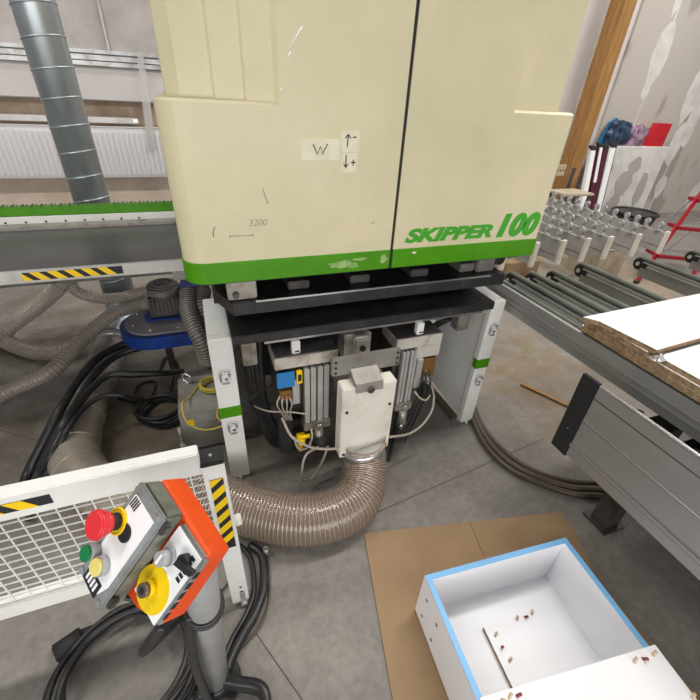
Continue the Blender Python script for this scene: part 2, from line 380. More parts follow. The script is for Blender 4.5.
# ------------------------------------------------------------------ the machine
mc = empty('drilling_machine', (.65, 1.7, 0), 'cream and green woodworking drilling machine with a split hood over a black frame', 'machine')
YF = 1.30
def hood_poly(x0, x1, z, steps, rl=0, rr=0, yb=2.25):
    P = []
    if rl: P += [(x0, YF+rl+0.0, z)] + [(x0+rl-rl*math.cos(a), YF+rl-rl*math.sin(a), z) for a in [k*PI/2/8 for k in range(1, 9)]]
    else: P += [(x0, YF, z)]
    P += steps
    if rr: P += [(x1-rr+rr*math.sin(a), YF+rr-rr*math.cos(a), z) for a in [k*PI/2/8 for k in range(0, 9)]]
    else: P += [(x1, YF, z)]
    P += [(x1, yb, z), (x0, yb, z)]
    return P
XS = .668
def taper(o): return o
# left hood door: below the ledge full width, above it set back in three shallow steps
def inset(P, d):
    x0 = min(p[0] for p in P); x1 = max(p[0] for p in P); out = []
    for x, y, z in P: out.append((x+d*(1 if x < x0+.05 else 0)-d*(1 if x > x1-.02 else 0), y+(d if y < YF+.09 else 0), z+d*.8))
    return out
def loft(b, A, B):
    a = [b.bm.verts.new(p) for p in A]; c = [b.bm.verts.new(p) for p in B]; n = len(a)
    for i in range(n): b.bm.faces.new((a[i], a[(i+1) % n], c[(i+1) % n], c[i]))
    b.bm.faces.new(c)
# left hood door: below the ledge full width, above it set back in three shallow steps
b = MB(); XL = .264
PL = lambda z: hood_poly(-.068, XL, z, [], rl=.075)
b.prism(PL(1.118), (0,0,.447)); lo = PL(1.565)
loft(b, lo, [(x+(.006 if x < 0 else 0), y+(.007 if y < 1.42 else 0), z+.007) for x, y, z in lo])
b.box(XL, XS-.006, YF, 2.25, 1.118, 2.575)
def upper_left(z):
    return [(-.036, 1.42, z), (-.033, 1.385, z), (-.018, 1.370, z), (.004, 1.350, z), (.088, 1.345, z), (.094, 1.333, z), (.170, 1.330, z), (.176, 1.318, z), (.252, 1.315, z), (XL, YF+.001, z), (XL, 2.25, z), (-.036, 2.25, z)]
b.prism(upper_left(1.571), (0,0,1.004))
hl = part(b, 'hood_door', 'cream', mc, 'left cream hood door with raised ledge and handwritten tapes')
b = MB(); XR = 1.085
b.box(XS+.006, XR, YF, 2.25, 1.118, 2.575)
PR = lambda z: hood_poly(XR, 1.370, z, [], rr=.02)
b.prism(PR(1.118), (0,0,.457)); lo = PR(1.575)
loft(b, lo, [(x-(.006 if x > 1.33 else 0), y+(.008 if y < 1.42 else 0), z+.008) for x, y, z in lo])
def upper_right(z): return [(XR, YF+.001, z), (1.10, 1.318, z), (1.30, 1.324, z), (1.325, 1.35, z), (1.325, 2.25, z), (XR, 2.25, z)]
b.prism(upper_right(1.583), (0,0,.992))
hr = part(b, 'hood_door', 'cream', mc, 'right cream hood door with green lettering')
def band(x0, x1, rl, rr, par):
    b = MB(); e = .004
    P = []
    if rl: P += [(x0-e+rl-rl*math.cos(a), YF-e+rl-rl*math.sin(a), 1.045) for a in [k*PI/2/10 for k in range(0, 11)]]
    else: P += [(x0, YF-e, 1.045)]
    if rr: P += [(x1+e-rr+rr*math.sin(a), YF-e+rr-rr*math.cos(a), 1.045) for a in [k*PI/2/8 for k in range(0, 9)]]
    else: P += [(x1, YF-e, 1.045)]
    P += [(x1 + (e if rr else 0), 2.25, 1.045), (x0-(e if rl else 0), 2.25, 1.045)]
    b.prism(P, (0,0,.073))
    o = part(b, 'green_band', 'green', par)
    bv = o.modifiers.new('b', 'BEVEL'); bv.width = .003; bv.segments = 2; bv.limit_method = 'ANGLE'; bv.angle_limit = .6
    return o
gl = band(-.068, XS-.006, .08, 0, hl); gr = band(XS+.006, 1.370, 0, .02, hr)
def blob(b, cx, cz, w, h, y, n=14, mi=0, th=.001, rough=.45):
    P = [(cx+w*math.cos(2*PI*k/n)*random.uniform(1-rough,1.05), y, cz+h*math.sin(2*PI*k/n)*random.uniform(1-rough,1.05)) for k in range(n)]
    b.prism(P, (0,th,0), mi)
b = MB(); blob(b, .47, 1.078, .065, .017, YF-.0052, 18); blob(b, .54, 1.092, .035, .008, YF-.0051, 10); blob(b, .515, 1.068, .03, .01, YF-.0053, 10); blob(b, .635, 1.085, .022, .02, YF-.0052, 14, 0); part(b, 'worn_paint', mat('bare cream under green', hexc(168,190,130), .6, 0, hexc(120,165,80), 40), hl, 'scraped patches in the green band')
b = MB(); blob(b, .765, 1.10, .013, .006, YF-.0052, 8); part(b, 'worn_paint', 'tape', hr)
b = MB(); b.box(XS-.0058, XS+.0058, YF+.005, 2.24, 1.05, 2.57); part(b, 'door_gap_shade', 'blackflat', mc)  # black strip set into the door gap to paint its shade
# lettering
def facing(x, y, z, ang=0): return Matrix.Translation((x, y, z)) @ Matrix.Rotation(ang, 4, 'Y') @ Matrix.Rotation(PI/2, 4, 'X')
text_mesh('lettering', 'SKIPPER', .068, facing(.718, YF-.001, 1.142), 'greenl', hr, .28, .0034, .001, 1.64)
text_mesh('lettering', '100', .116, facing(1.140, YF-.001, 1.143), 'greenl', hr, .24, .0076, .001, 1.12, 1.08)
# tapes with handwriting on the left door
def stroke(b, pts, r=.0016): b.tube([(p[0], YF-.0025, p[1]) for p in pts], r, 6, 1)
b = MB(); b.box(.325, .448, YF-.0015, YF, 1.425, 1.483); t1 = part(b, 'paper_tape', 'tape', hl)
b = MB(); stroke(b, [(.362,1.468),(.375,1.442),(.386,1.463),(.392,1.442),(.408,1.470)]); part(b, 'letter_mark', 'ink', hl)
b = MB(); b.box(.452, .512, YF-.0015, YF, 1.448, 1.508); b.box(.454, .510, YF-.0015, YF, 1.388, 1.446); part(b, 'paper_tape', 'tape', hl)
b = MB(); stroke(b, [(.472,1.462),(.475,1.497)]); stroke(b, [(.466,1.487),(.475,1.498),(.483,1.487)]); stroke(b, [(.490,1.490),(.502,1.490)])
stroke(b, [(.470,1.440),(.470,1.405)]); stroke(b, [(.463,1.414),(.470,1.403),(.477,1.414)]); stroke(b, [(.487,1.418),(.503,1.418)]); stroke(b, [(.495,1.426),(.495,1.409)])
part(b, 'arrow_mark', 'ink', hl)
text_mesh('pencil_note', '3200', .030, facing(.150, YF-.0008, 1.232), 'pencil', hl, .1, -.0006, .0004, 1.0)
b = MB(); stroke(b, [(.086,1.203),(.158,1.202)], .0007); stroke(b, [(.086,1.208),(.086,1.198)], .0007); stroke(b, [(.158,1.207),(.158,1.197)], .0007)
stroke(b, [(.045,1.235),(.037,1.22),(.037,1.205)], .0014); stroke(b, [(.20,1.345),(.213,1.30)], .0008); stroke(b, [(.575,1.22),(.59,1.225)], .0009); part(b, 'pencil_mark', 'pencil', hl)
b = MB()
for q in ([(.30,1.70),(.325,1.735),(.335,1.745)], [(.29,1.675),(.30,1.69)], [(.265,1.60),(.272,1.606)]): stroke(b, q, .002)
part(b, 'scratch', 'facewhite', hl)
# underside and upper beam with its brackets
b = MB(); b.box(-.02, 1.33, 1.33, 2.25, 1.03, 1.06); part(b, 'underside_plate', 'blackflat', mc)
b = MB(); b.box(.07, 1.345, 1.40, 1.80, .862, .918, 0, .004); b.prism([(.07,1.40,.918),(.02,1.46,.95),(.02,1.6,.95),(.07,1.6,.918)], (0,0,-.05)); ub = part(b, 'upper_beam', 'black', mc)
b = MB(); b.box(.16, 1.255, 1.397, 1.403, .913, .9205); part(b, 'edge_strip', 'steel', ub)
b = MB(); b.box(.01, 1.36, 1.66, 2.2, .80, 1.03); part(b, 'carriage', 'blackflat', mc)
for x0, x1 in ((.06,.17),):
    b = MB(); b.box(x0, x1, 1.42, 1.60, .92, 1.03, 0, .004); b.cyl((x0+.03,1.418,.945),(x0+.03,1.40,.945), .012, 12, 1); part(b, 'bracket', ['aludirty', 'darksteel'], mc)
b = MB(); b.box(1.20, 1.30, 1.44, 1.6, .92, 1.02, 0, .006); b.cyl((1.30,1.50,.97),(1.36,1.50,.97), .042, 20, 1); b.ring((1.365,1.50,.97),(1,0,0),.036,.009,20,6,1); b.box(1.12,1.2,1.46,1.56,.92,.96,0,.004); part(b, 'drive_motor', ['midsteel', 'rubber'], mc)
for x0 in (.30, .57, .86):
    b = MB(); b.box(x0, x0+.09, 1.46, 1.62, .92, .955, 0, .004); part(b, 'guide_block', 'darksteel', mc)
b = MB()
for x0, x1, y0 in ((.18,.30,1.5),(.75,.85,1.5),(.98,1.12,1.52)): b.tube([(x0,y0,.96),((x0+x1)/2,y0+.04,.985),(x1,y0+.1,.95)], .008, 8)
part(b, 'air_line', 'rubber', mc)
# lower beam
b = MB(); b.box(.052, 1.262, 1.33, 1.78, .772, .812, 0, .003); lb = part(b, 'lower_beam', 'black', mc)
b = MB(); b.box(.17, 1.20, 1.327, 1.333, .764, .7735); part(b, 'edge_strip', 'steel', lb)
for x in (.10,.15,.20,1.06,1.12,1.20):
    for y in (1.37,1.44): b = MB(); b.cyl((x,y,.812),(x,y,.8135), .006, 10); part(b, 'bolt_hole', 'blackflat', lb)
b = MB(); b.box(.93,.99,1.40,1.46,.812,.8128); part(b, 'slot', 'blackflat', lb)
# side panels
for x0, x1, side in ((-.038,.050,-1), (1.268,1.347,1)):
    b = MB(); b.box(x0, x1, 1.35, 1.385, .014, .80, 0, .003); b.box(x0, x1, 1.385, 1.72 if side < 0 else 1.60, .72 if side<0 else .72, .80, 0, .003)
    if side > 0: b.box(x0+.01, x0+.03, 1.3855, 1.80, .05, .7195, 0); b.box(x0+.01, x0+.03, 1.6005, 1.80, .7195, .7995, 0)
    else: b.box(x0+.001, x0+.02, 1.3855, 1.719, .45, .7195, 0)
    sp = part(b, 'side_panel', 'white', mc)
    xm = (x0+x1)/2
    for z in ((.625,.345) if side < 0 else (.645,.325)):
        b = MB(); b.box(xm-.022, xm+.022, 1.344, 1.35, z-.036, z+.036, 0, .005); b.tube([(xm-.017,1.343,z-.022),(xm-.018,1.336,z+.01),(xm-.008,1.334,z+.026),(xm+.012,1.334,z+.024),(xm+.017,1.338,z+.004)], .004, 8, 6, 1); b.box(xm-.014,xm+.014,1.338,1.344,z-.033,z-.024,1)
        b.cyl((xm+.004,1.3425,z-.01),(xm+.004,1.338,z-.01),.008,12,1); part(b, 'latch', ['white', 'steel'], sp)
    z0, z1 = (.405,.462) if side < 0 else (.405,.462)
    b = MB(); b.box(x0-.001, x1+.001, 1.3482, 1.38, z0, z1); part(b, 'green_marking', 'green', sp)
    b = MB(); b.cyl((xm,1.352,0),(xm,1.352,.016), .012, 14); part(b, 'foot', 'steel', sp)
# back body, hanging ducts
b = MB(); b.box(.08, .95, 1.80, 2.25, .26, .77); part(b, 'dark_backing', 'blackflat', mc)  # black body added to keep the space behind the drill units dark
b = MB(); b.box(1.15,1.26,1.83,1.9,.0,.77); part(b, 'rear_post', 'darksteel', mc)
b = MB(); b.box(.06,.12,1.6,1.7,.0,.76); part(b, 'rear_post', 'darksteel', mc)
b = MB(); b.box(.085, .145, 1.40, 1.46, .62, .765, 0, .004); part(b, 'column_block', 'aludirty', mc)
b = MB(); b.box(1.13, 1.20, 1.40, 1.46, .63, .745, 0, .004); b.box(1.10,1.23,1.39,1.45,.745,.765,0,.003); part(b, 'column_block', 'aludirty', mc)
# drill units
def drill_unit(x0, right):
    b = MB(); W = .27 if not right else .235
    zt = .70 if not right else .70
    b.box(x0, x0+W, 1.30, 1.46, zt-.055, zt, 0, .003)
    b.box(x0+.01, x0+W-.01, 1.33, 1.50, zt-.26, zt-.055, 1)
    if right: b.box(x0+.11, x0+W, 1.302, 1.34, zt-.12, zt-.055, 0, .002)
    u = part(b, 'drill_unit', ['lidsteel', 'darksteel'], mc)
    b = MB(); b.box(x0+.005, x0+W-.005, 1.305, 1.455, zt, zt+.006); part(b, 'top_plate', mat('dark stained plate', (.075,.072,.07), .4, .3, (.16,.15,.15), 7), u)
    xr = x0+.115 if not right else x0+.03
    Wr = .118 if not right else .085
    zb = .335
    b = MB()
    for k in range(4): b.box(xr+k*Wr/4+.003, xr+(k+1)*Wr/4-.004, 1.285+.006*(k % 2), 1.315, zb, zt-.065, 0, .002)
    b.box(xr, xr+Wr, 1.305, 1.34, zb, zt-.07, 1); part(b, 'pneumatic_cylinder', ['alu', 'darksteel'], u)
    b = MB(); b.box(xr-.004, xr+Wr+.004, 1.28, 1.345, zb-.045, zb, 0, .004); b.cyl((xr+Wr*.55,1.29,zb-.045),(xr+Wr*.55,1.28,zb-.13), .022, 14); b.cyl((xr+Wr*.55,1.275,zb-.02),(xr+Wr*.55,1.262,zb-.02), .014, 12, 1); part(b, 'cylinder_foot', ['aludirty', 'steel'], u)
    b = MB(); b.cyl((xr+Wr*.55,1.28,zb-.13),(xr+Wr*.5,1.28,.17), .014, 12); part(b, 'drill_spindle', 'steel', u)
    if not right:
        b = MB(); b.box(x0+.004, x0+.078, 1.292, 1.304, .556, .63, 0, .002); lb_ = part(b, 'information_plate', 'sky', u, 'sky blue plate')
        b = MB(); b.box(.286, .309, 1.285, 1.304, .57, .632, 0, .002); b.box(.290,.305,1.284,1.2852,.585,.618,1); part(b, 'warning_plate', ['yellow', 'ink'], u, 'yellow plate')
        b = MB(); b.box(.268, .298, 1.295, 1.32, .452, .585, 0, .003); part(b, 'valve_block', 'alu', u)
        b = MB(); b.box(.213, .262, 1.29, 1.32, .49, .54, 0, .003)
        for k in range(3): b.cyl((.222+k*.015,1.289,.515),(.222+k*.015,1.28,.515),.006,8)
        part(b, 'brass_manifold', 'brass', u)
    else:
        b = MB(); b.box(x0+.118, x0+.15, 1.29, 1.32, .41, .58, 0, .003); part(b, 'valve_block', 'alu', u)
        b = MB(); b.box(x0+.158, x0+.225, 1.30, 1.33, .46, .57, 0, .003)
        for k in range(3):
            for j in range(2): b.cyl((x0+.172+k*.018,1.30,.49+.05*j),(x0+.172+k*.018,1.29,.49+.05*j),.007,8)
        part(b, 'brass_manifold', 'brass', u)
    xs = x0+.075 if not right else x0+.10
    b = MB(); b.box(xs, xs+.035, 1.31, 1.34, .705, .765, 0, .004); b.box(xs+.012,xs+.03,1.3085,1.31,.715,.722,1); part(b, 'stroke_stop', ['white', 'ink'], u)
    return u
ul = drill_unit(.20, False); ur = drill_unit(.745, True)
# centre: clamp block and bracket plate, suction box
b = MB(); b.box(.535, .665, 1.40, 1.50, .56, .70, 0, .006); b.box(.565,.645,1.36,1.40,.60,.705,0,.01); b.cyl((.605,1.36,.65),(.605,1.35,.65),.014,12,1); part(b, 'clamp_block', ['whitedirty', 'darksteel'], mc)
b = MB(); b.box(.410, .712, 1.20, 1.222, .642, .724, 0, .003); b.box(.41,.712,1.222,1.24,.70,.712,0,.003)
for x in (.425,.698):
    for z in (.657,.683,.709): b.cyl((x,1.2005,z),(x,1.198,z),.006,10,1)
bp = part(b, 'bracket_plate', ['midsteel', 'ink'], mc)
sb = MB(); sb.box(.433, .672, 1.13, 1.20, .232, .622, 0, .004); sx = part(sb, 'suction_box', 'whitedirty', mc, 'off-white upright suction box')
b = MB(); b.prism([(.487,1.199,.668),(.487,1.127,.640),(.487,1.118,.602),(.487,1.199,.602)], (.118,0,0)); cb = part(b, 'cover_bracket', 'midsteel', sx)
b = MB(); b.ring((.55,1.115,.608),(0,1,0),.011,.005,16,6); b.cyl((.55,1.12,.608),(.55,1.106,.608),.006,10); part(b, 'lock_ring', 'darksteel', sx)
b = MB()
for x, z in ((.455,.50),(.650,.50),(.450,.252),(.655,.252)): b.cyl((x,1.131,z),(x,1.127,z),.007,12)
part(b, 'screw', 'ink', sx)
b = MB(); b.cyl((.553,1.166,.232),(.553,1.166,.225),.10,30); part(b, 'spigot', 'steel', sx)
# fittings, hoses and cables of the units
b = MB(); b.box(.275,.315,1.27,1.30,.235,.275,0,.004); b.cyl((.292,1.285,.235),(.292,1.285,.175),.012,12); b.cyl((.28,1.28,.262),(.335,1.27,.27),.010,12); b.cyl((.292,1.27,.25),(.292,1.25,.25),.014,12); part(b, 'pipe_tee', 'yellow', mc, 'yellow pipe tee')
b = MB(); b.box(.20,.26,1.30,1.36,.16,.44,0,.004); b.box(.245,.40,1.36,1.42,.1,.30,0,.004); b.cyl((.385,1.27,.25),(.385,1.27,.17),.028,16); part(b, 'pneumatic_block', 'blackflat', mc)
def cable(name, pts, r, m, parent, seg=8, n=8): b = MB(); b.tube(pts, r, seg, n); return part(b, name, m, parent)
S = lambda u, v, y: tuple(spot(u, v, 1, y))
cable('pale_cable', [S(282,418,1.28), S(292,437,1.24), S(310,447,1.2), S(328,449,1.16), S(341,448,1.14)], .006, 'grey cable', mc)
cable('pale_cable', [S(318,447,1.24), S(306,455,1.2), S(302,470,1.18), S(303,480,1.18)], .006, 'grey cable', mc)
cable('pale_cable', [S(303,480,1.18), S(312,478,1.2), S(322,462,1.22), S(328,446,1.25)], .006, 'grey cable', mc)
cable('pale_cable', [S(294,437,1.28), S(298,448,1.26), S(307,448,1.25), S(312,438,1.25), S(311,428,1.27)], .005, 'grey cable', mc)
cable('pale_cable', [S(252,405,1.4), S(268,411,1.32), S(290,412,1.28), S(306,414,1.27)], .004, 'grey cable', mc)
cable('black_cable', [S(272,385,1.45), S(258,393,1.42), S(250,401,1.4), S(254,408,1.36)], .004, 'rubber', mc)
cable('pale_cable', [S(390,437,1.14), S(408,434,1.2), S(422,425,1.22), S(432,410,1.25), S(434,396,1.27)], .006, 'grey cable', mc)
cable('pale_cable', [S(434,398,1.27), S(432,388,1.3), S(424,378,1.32), S(426,370,1.3)], .005, 'grey cable', mc)
cable('pale_cable', [S(415,392,1.25), S(420,398,1.25), S(426,400,1.26), S(430,395,1.28)], .005, 'grey cable', mc)
for k in range(4):
    cable('thin_air_line', [S(280+3*k,396,1.29), S(277+5*k,404,1.27), S(281+3*k,412,1.28), S(286+2*k,420,1.3)], .0035, 'grey cable', mc)
for k in range(3):
    cable('black_cable', [S(424+3*k,372,1.29), S(420+5*k,385,1.27), S(416+4*k,400,1.28), S(402+4*k,430,1.3), S(396+4*k,442,1.22)], .005, 'rubber', mc)
b = MB(); 
q = Vector(S(424,392,1.29)); b.box(q.x-.03,q.x+.035,1.275,1.32,q.z-.035,q.z+.03,0,.008); part(b, 'junction_plug', 'blackflat', mc)
for i, (a0, r_) in enumerate(((0,.016),(4,.014),(9,.013),(14,.016))):
    cable('hanging_cable', [(.12+.004*a0,1.50,.76), (.11+.004*a0,1.48,.55), (.13+.003*a0,1.47,.32), (.18+.004*a0,1.45,.10), (.26,1.46,.05+.008*i), (.36,1.5,.05+.01*i)], r_, 'rubber', mc, 10)
for i in range(3):
    cable('hanging_cable', [(1.235,1.47,.74-.01*i), (1.225,1.50,.66), (1.13-.01*i,1.53,.60+.01*i), (1.02,1.50,.57+.015*i), (.98,1.46,.60)], .007, 'rubber', mc)
cable('hanging_cable', [(.98,1.5,.35), (.97,1.5,.2), (.93,1.46,.05), (.85,1.38,.02), (.72,1.3,.02)], .012, 'rubber', mc)
cable('hanging_cable', [(.90,1.45,.35), (.88,1.42,.2), (.84,1.36,.06), (.74,1.22,.02)], .010, 'rubber', mc)
b = MB(); b.box(.93,1.02,1.60,1.68,0,.34); part(b, 'rear_post', 'darksteel', mc)

# floor rail beside the right side panel
b = MB(); b.box(1.235, 1.275, 1.395, 2.0, 0, .03, 0, .003); tag(b.build('floor_channel', 'tan cable'), 'low dark channel on the floor along the foot of the right side panel', 'channel')

# two clear ribbed hoses beside the left panel
for k, (pts, lab) in enumerate((([S(188,292,2.05), S(189,310,1.95), S(195,328,1.85), S(203,345,1.8), S(208,362,1.8)], 'dusty ribbed hose dropping beside the left white side panel, outer of two'),
                                ([S(203,290,2.1), S(201,305,2.0), S(206,322,1.95), S(211,340,1.95)], 'dusty ribbed hose dropping close behind the left white side panel, inner of two'))):
    h = MB(); ribbed(h, pts, .042, .014, .002, 20); h = h.build('dust_hose', 'flexdark', base=pts[-1]); tag(h, lab, 'hose', 'dusty hoses behind the left side panel')
    b = MB(); helix(b, pts, .043, .014, .0016, 14, 8); part(b, 'spiral_wire', 'wire2', h)

# ------------------------------------------------------------------ blue belt housing with its motor
bl = empty('dust_blower', (-.26, 2.15, .36), 'blue rounded blower housing with grey motor below the table end', 'blower')
def stadium(x0, x1, yc, r, z): 
    return [(x0+r-r*math.sin(a)*1, yc-r*math.cos(a), z) for a in [k*PI/12 for k in range(13)]] + [(x1, yc+r, z), (x1, yc-r, z)]
b = MB(); b.prism(stadium(-.53, -.02, 2.15, .185, .37), (0,0,.075)); hs = part(b, 'housing', 'blue', bl)
b = MB(); b.prism(stadium(-.50, -.06, 2.15, .155, .446), (0,0,.012)); part(b, 'clear_cover', mat('cloudy clear cover', (.42,.38,.38), .22, alpha=.6), bl)
b = MB(); b.prism(stadium(-.40, -.12, 2.19, .06, .459), (0,0,.012)); part(b, 'inner_blue_panel', 'blue', bl)
for q in ((-.45,2.10),(-.36,2.02),(-.22,2.02),(-.1,2.03),(-.44,2.24)): b = MB(); b.cyl((q[0],q[1],.459),(q[0],q[1],.468),.007,8); part(b, 'cover_bolt', 'steel', bl)
MC = Vector((-.27, 2.23, 0))
b = MB(); b.box(-.36,-.19,2.15,2.31,.471,.585,0,.012)
for k in range(8): b.box(-.355+.0208*k,-.345+.0208*k,2.143,2.15,.48,.595)
mt = part(b, 'motor', 'darksteel', bl)
b = MB(); b.cyl((MC.x,MC.y,.565),(MC.x,MC.y,.635),.088,32); b.cyl((MC.x,MC.y,.635),(MC.x,MC.y,.645),.078,32)
b.ring((MC.x,MC.y,.646),(0,0,1),.055,.006,24,6); b.ring((MC.x,MC.y,.646),(0,0,1),.028,.006,20,6); part(b, 'fan_cowl', mat('grey fan cowl', (.20,.185,.17), .55, .3), mt)
b = MB(); b.box(-.18,-.06,2.20,2.24,.471,.64,0,.004); b.box(-.18,-.02,2.14,2.20,.62,.645,0,.004); part(b, 'support_bracket', 'blue', bl)
for x0 in (-.34,-.10):
    b = MB(); b.box(x0,x0+.04,2.24,2.28,0,.37); part(b, 'support_leg', 'darksteel', bl)

bl.location += Vector((.02, .09, .0))
# clear hoses under the table
hz = [([(-2.1,1.75,.06),(-1.55,1.85,.06),tuple(fl(0,395,.12)),tuple(fl(50,372,.2)),tuple(fl(85,337,.26)),tuple(fl(115,313,.34)),tuple(fl(142,304,.42)),(-.36,2.36,.5)], .042, 'clear ribbed hose sweeping in from the left edge to the blue blower'),
      ([(-2.2,2.45,.06),tuple(fl(-15,342,.1)),tuple(fl(12,325,.15)),tuple(fl(38,306,.25)),tuple(fl(58,288,.4)),tuple(fl(66,272,.6)),(-.75,2.78,.8)], .05, 'clear ribbed hose rising steeply under the taped table rail'),
      ([tuple(fl(-25,322,.06)),tuple(fl(5,341,.06)),tuple(fl(35,352,.06)),tuple(fl(62,352,.06)),tuple(fl(84,345,.06))], .05, 'tan-tinted clear hose lying in a shallow curve on the floor at the left'),
      ([(-.80,2.8,.75),tuple(fl(72,286,.45)),tuple(fl(92,297,.38)),tuple(fl(118,298,.40)),tuple(fl(146,292,.5))], .035, 'thin clear hose drooping under the table rail beside the motor')]
for pts, r, lab in hz:
    h = MB(); ribbed(h, pts, r, .02, .0018, 20); h = h.build('clear_hose', 'pvc2', base=pts[2]); tag(h, lab, 'hose', 'clear hoses under the table')
    b = MB(); helix(b, pts, r+.001, .022, .0012, 14, 8); part(b, 'spiral_wire', 'wire2', h)

# ------------------------------------------------------------------ grey cabinet with eyebolt
gb = empty('transformer_box', (-.10, 1.76, 0), 'squat grey steel box with an eyebolt, standing behind the left side panel', 'electrical box')
b = MB(); b.box(-.235, .0, 1.60, 1.90, .012, .265, 0, .006); part(b, 'case', mat('grey box paint', hexc(158,158,152), .5, 0, hexc(136,126,110), 6), gb)
b = MB(); b.ring((-.185,1.84,.302),(.5,1,0),.024,.0075,24,8); b.cyl((-.185,1.84,.265),(-.185,1.84,.28),.012,14); part(b, 'eyebolt', 'steel', gb)
b = MB(); b.box(-.262,-.235,1.60,1.66,.012,.05,0,.004); b.cyl((-.25,1.63,.05),(-.25,1.63,.15),.009,12); part(b, 'fixing_lug', 'alu', gb)
b = MB(); b.prism([(-.2355,1.72,.19),(-.2355,1.66,.19),(-.2355,1.69,.24)],(-.001,0,0)); b.box(-.20,-.17,1.597,1.60,.18,.215,0); part(b, 'warning_sticker', 'yellow', gb)
b = MB()
for xx in (-.21,-.03):
    for yy in (1.62,1.87): b.cyl((xx,yy,0),(xx,yy,.012),.012,10)
part(b, 'foot_pads', 'rubber', gb)
b = MB(); P = []
cx, cy = -.055, 1.755
for k in range(16*5):
    a = 2*PI*k/16; rr = .055+.012*math.sin(k*.37); P.append((cx+rr*math.cos(a)+.006*math.sin(k*.21), cy+rr*1.0*math.sin(a), .270+.00055*k+.003*math.sin(k*.9)))
P += [(-.02,1.66,.30),(-.06,1.56,.24),tuple(spot(226,424,1,1.53)),tuple(spot(205,430,1,1.53)),tuple(spot(187,422,1,1.54)),tuple(spot(182,404,1,1.58)),(-.18,1.70,.275),(-.13,1.80,.275)]
b.tube(P, .0042, 6, 3); tag(b.build('yellow_cable', 'yellowcable'), 'thin yellow cable coiled on the grey box and looping down its front', 'cable')

# black cable coil on the floor beside it
def coil(b, cx, cy, R, turns, r, z0=.0, dz=.012, ecc=1., jit=.015, start=0.):
    P = []
    n = 18
    for k in range(n*turns+1):
        a = start+2*PI*k/n; q = R+jit*math.sin(k*.53)+jit*.6*math.cos(k*.29)
        P.append((cx+q*math.cos(a), cy+q*ecc*math.sin(a), r+z0+dz*(k/n) + .004*math.sin(k*.7)))
    return P
b = MB(); c0 = fl(168,418); P = coil(b, c0.x-.02, c0.y+.03, .115, 4, .011, dz=.017); b.tube(P, .011, 8, 3)
tag(b.build('cable_coil', 'rubber'), 'small black cable coil on the dirty floor left of the grey box', 'cable')
b = MB(); b.tube([tuple(fl(118,398,.012)),tuple(fl(136,402,.02)),tuple(fl(152,396,.05)),tuple(fl(155,382,.06)),tuple(fl(140,385,.03)),tuple(fl(134,400,.012)),tuple(fl(142,420,.012))], .009, 8, 8)
b.tube([tuple(fl(112,374,.22)),tuple(fl(135,376,.15)),tuple(fl(158,372,.1)),tuple(fl(166,358,.1)),tuple(fl(178,366,.08)),tuple(fl(172,390,.03)),tuple(fl(180,400,.03))], .013, 8, 8)
tag(b.build('looped_cable', 'rubber'), 'black cables twisting in loops across the floor beside the metal duct', 'cable')
# bundle of thick black cables arching over the duct
bund = [([(152,335,.32),(122,345,.29),(98,358,.285),(78,380,.27),(60,410,.25),(42,445,.14),(28,474,.04),(20,500,.03)], .023),
        ([(152,344,.30),(120,354,.28),(96,372,.27),(82,395,.26),(64,424,.25),(47,455,.14),(37,478,.04),(30,500,.03)], .021),
        ([(182,371,.12),(165,373,.20),(135,374,.25),(110,375,.265),(92,388,.26),(76,408,.255),(52,452,.19),(40,478,.05),(12,503,.03)], .018),
        ([(145,400,.10),(126,396,.22),(104,396,.25),(84,408,.25),(66,432,.24),(50,466,.12),(40,490,.03),(28,520,.03)], .013)]
words = ['outermost', 'second', 'third', 'thinnest, lowest']
for (P, r), w in zip(bund, words):
    b = MB(); b.tube([tuple(fl(*p)) for p in P], r, 12, 8); tag(b.build('power_cable', 'rubber'), w + ' of four black cables arching over the floor duct towards the fence', 'cable', 'black cables over the duct')

# ------------------------------------------------------------------ guard fence
FY = .78
fe = empty('guard_fence', (-.5, FY, 0), 'low white steel mesh guard fence with hazard tapes, behind the control console', 'fence')
b = MB(); b.box(-1.25, -.092, FY-.008, FY+.03, .735, .814, 0, .003); tr = part(b, 'top_rail', 'white', fe)
b = MB(); stripes(b, (-.62, FY-.0085, .762), (1,0,0), (0,0,1), .2, .03, 3, (0,-1,0), -.9); part(b, 'hazard_tape', ['ink', 'yellow'], tr)
b = MB(); b.box(-1.25, -.092, FY-.004, FY+.03, .345, .405, 0, .003); part(b, 'bottom_rail', 'white', fe)
b = MB(); x = -1.24
while x < -.10: b.box(x-.0014, x+.0014, FY+.006, FY+.0096, .40, .732); x += .0385
z = .428
while z < .73: b.box(-1.25, -.092, FY+.0026, FY+.006, z-.0012, z+.0012); z += .0285
part(b, 'wire_mesh', 'white', fe)
b = MB(); b.box(-.092, -.034, FY-.006, FY+.04, .02, .762, 0, .003)
for k in range(3):
    b.cyl((-.055,FY-.0065,.10-.03*k+.02),(-.055,FY-.0055,.10-.03*k+.02),.005,8,1)
ps = part(b, 'end_post', ['white', 'ink'], fe)
b = MB(); b.box(-.094, -.032, FY-.008, FY+.05, .757, .772, 0, .003); b.cyl((-.065,FY+.02,.772),(-.065,FY+.02,.774),.005,8,1); part(b, 'post_cap', ['rubber', 'steel'], fe)
b = MB(); stripes(b, (-.079, FY-.0068, .705), (0,0,-1), (1,0,0), .33, .036, 6, (0,-1,0), -.9); part(b, 'hazard_tape', ['ink', 'yellow'], ps)
for z in (.46, .53): pass
b = MB(); b.box(-.034,-.014,FY,FY+.02,.46,.50,0,.003); b.cyl((-.024,FY-.001,.48),(-.024,FY-.006,.48),.006,10); part(b, 'hinge_lug', 'white', fe)
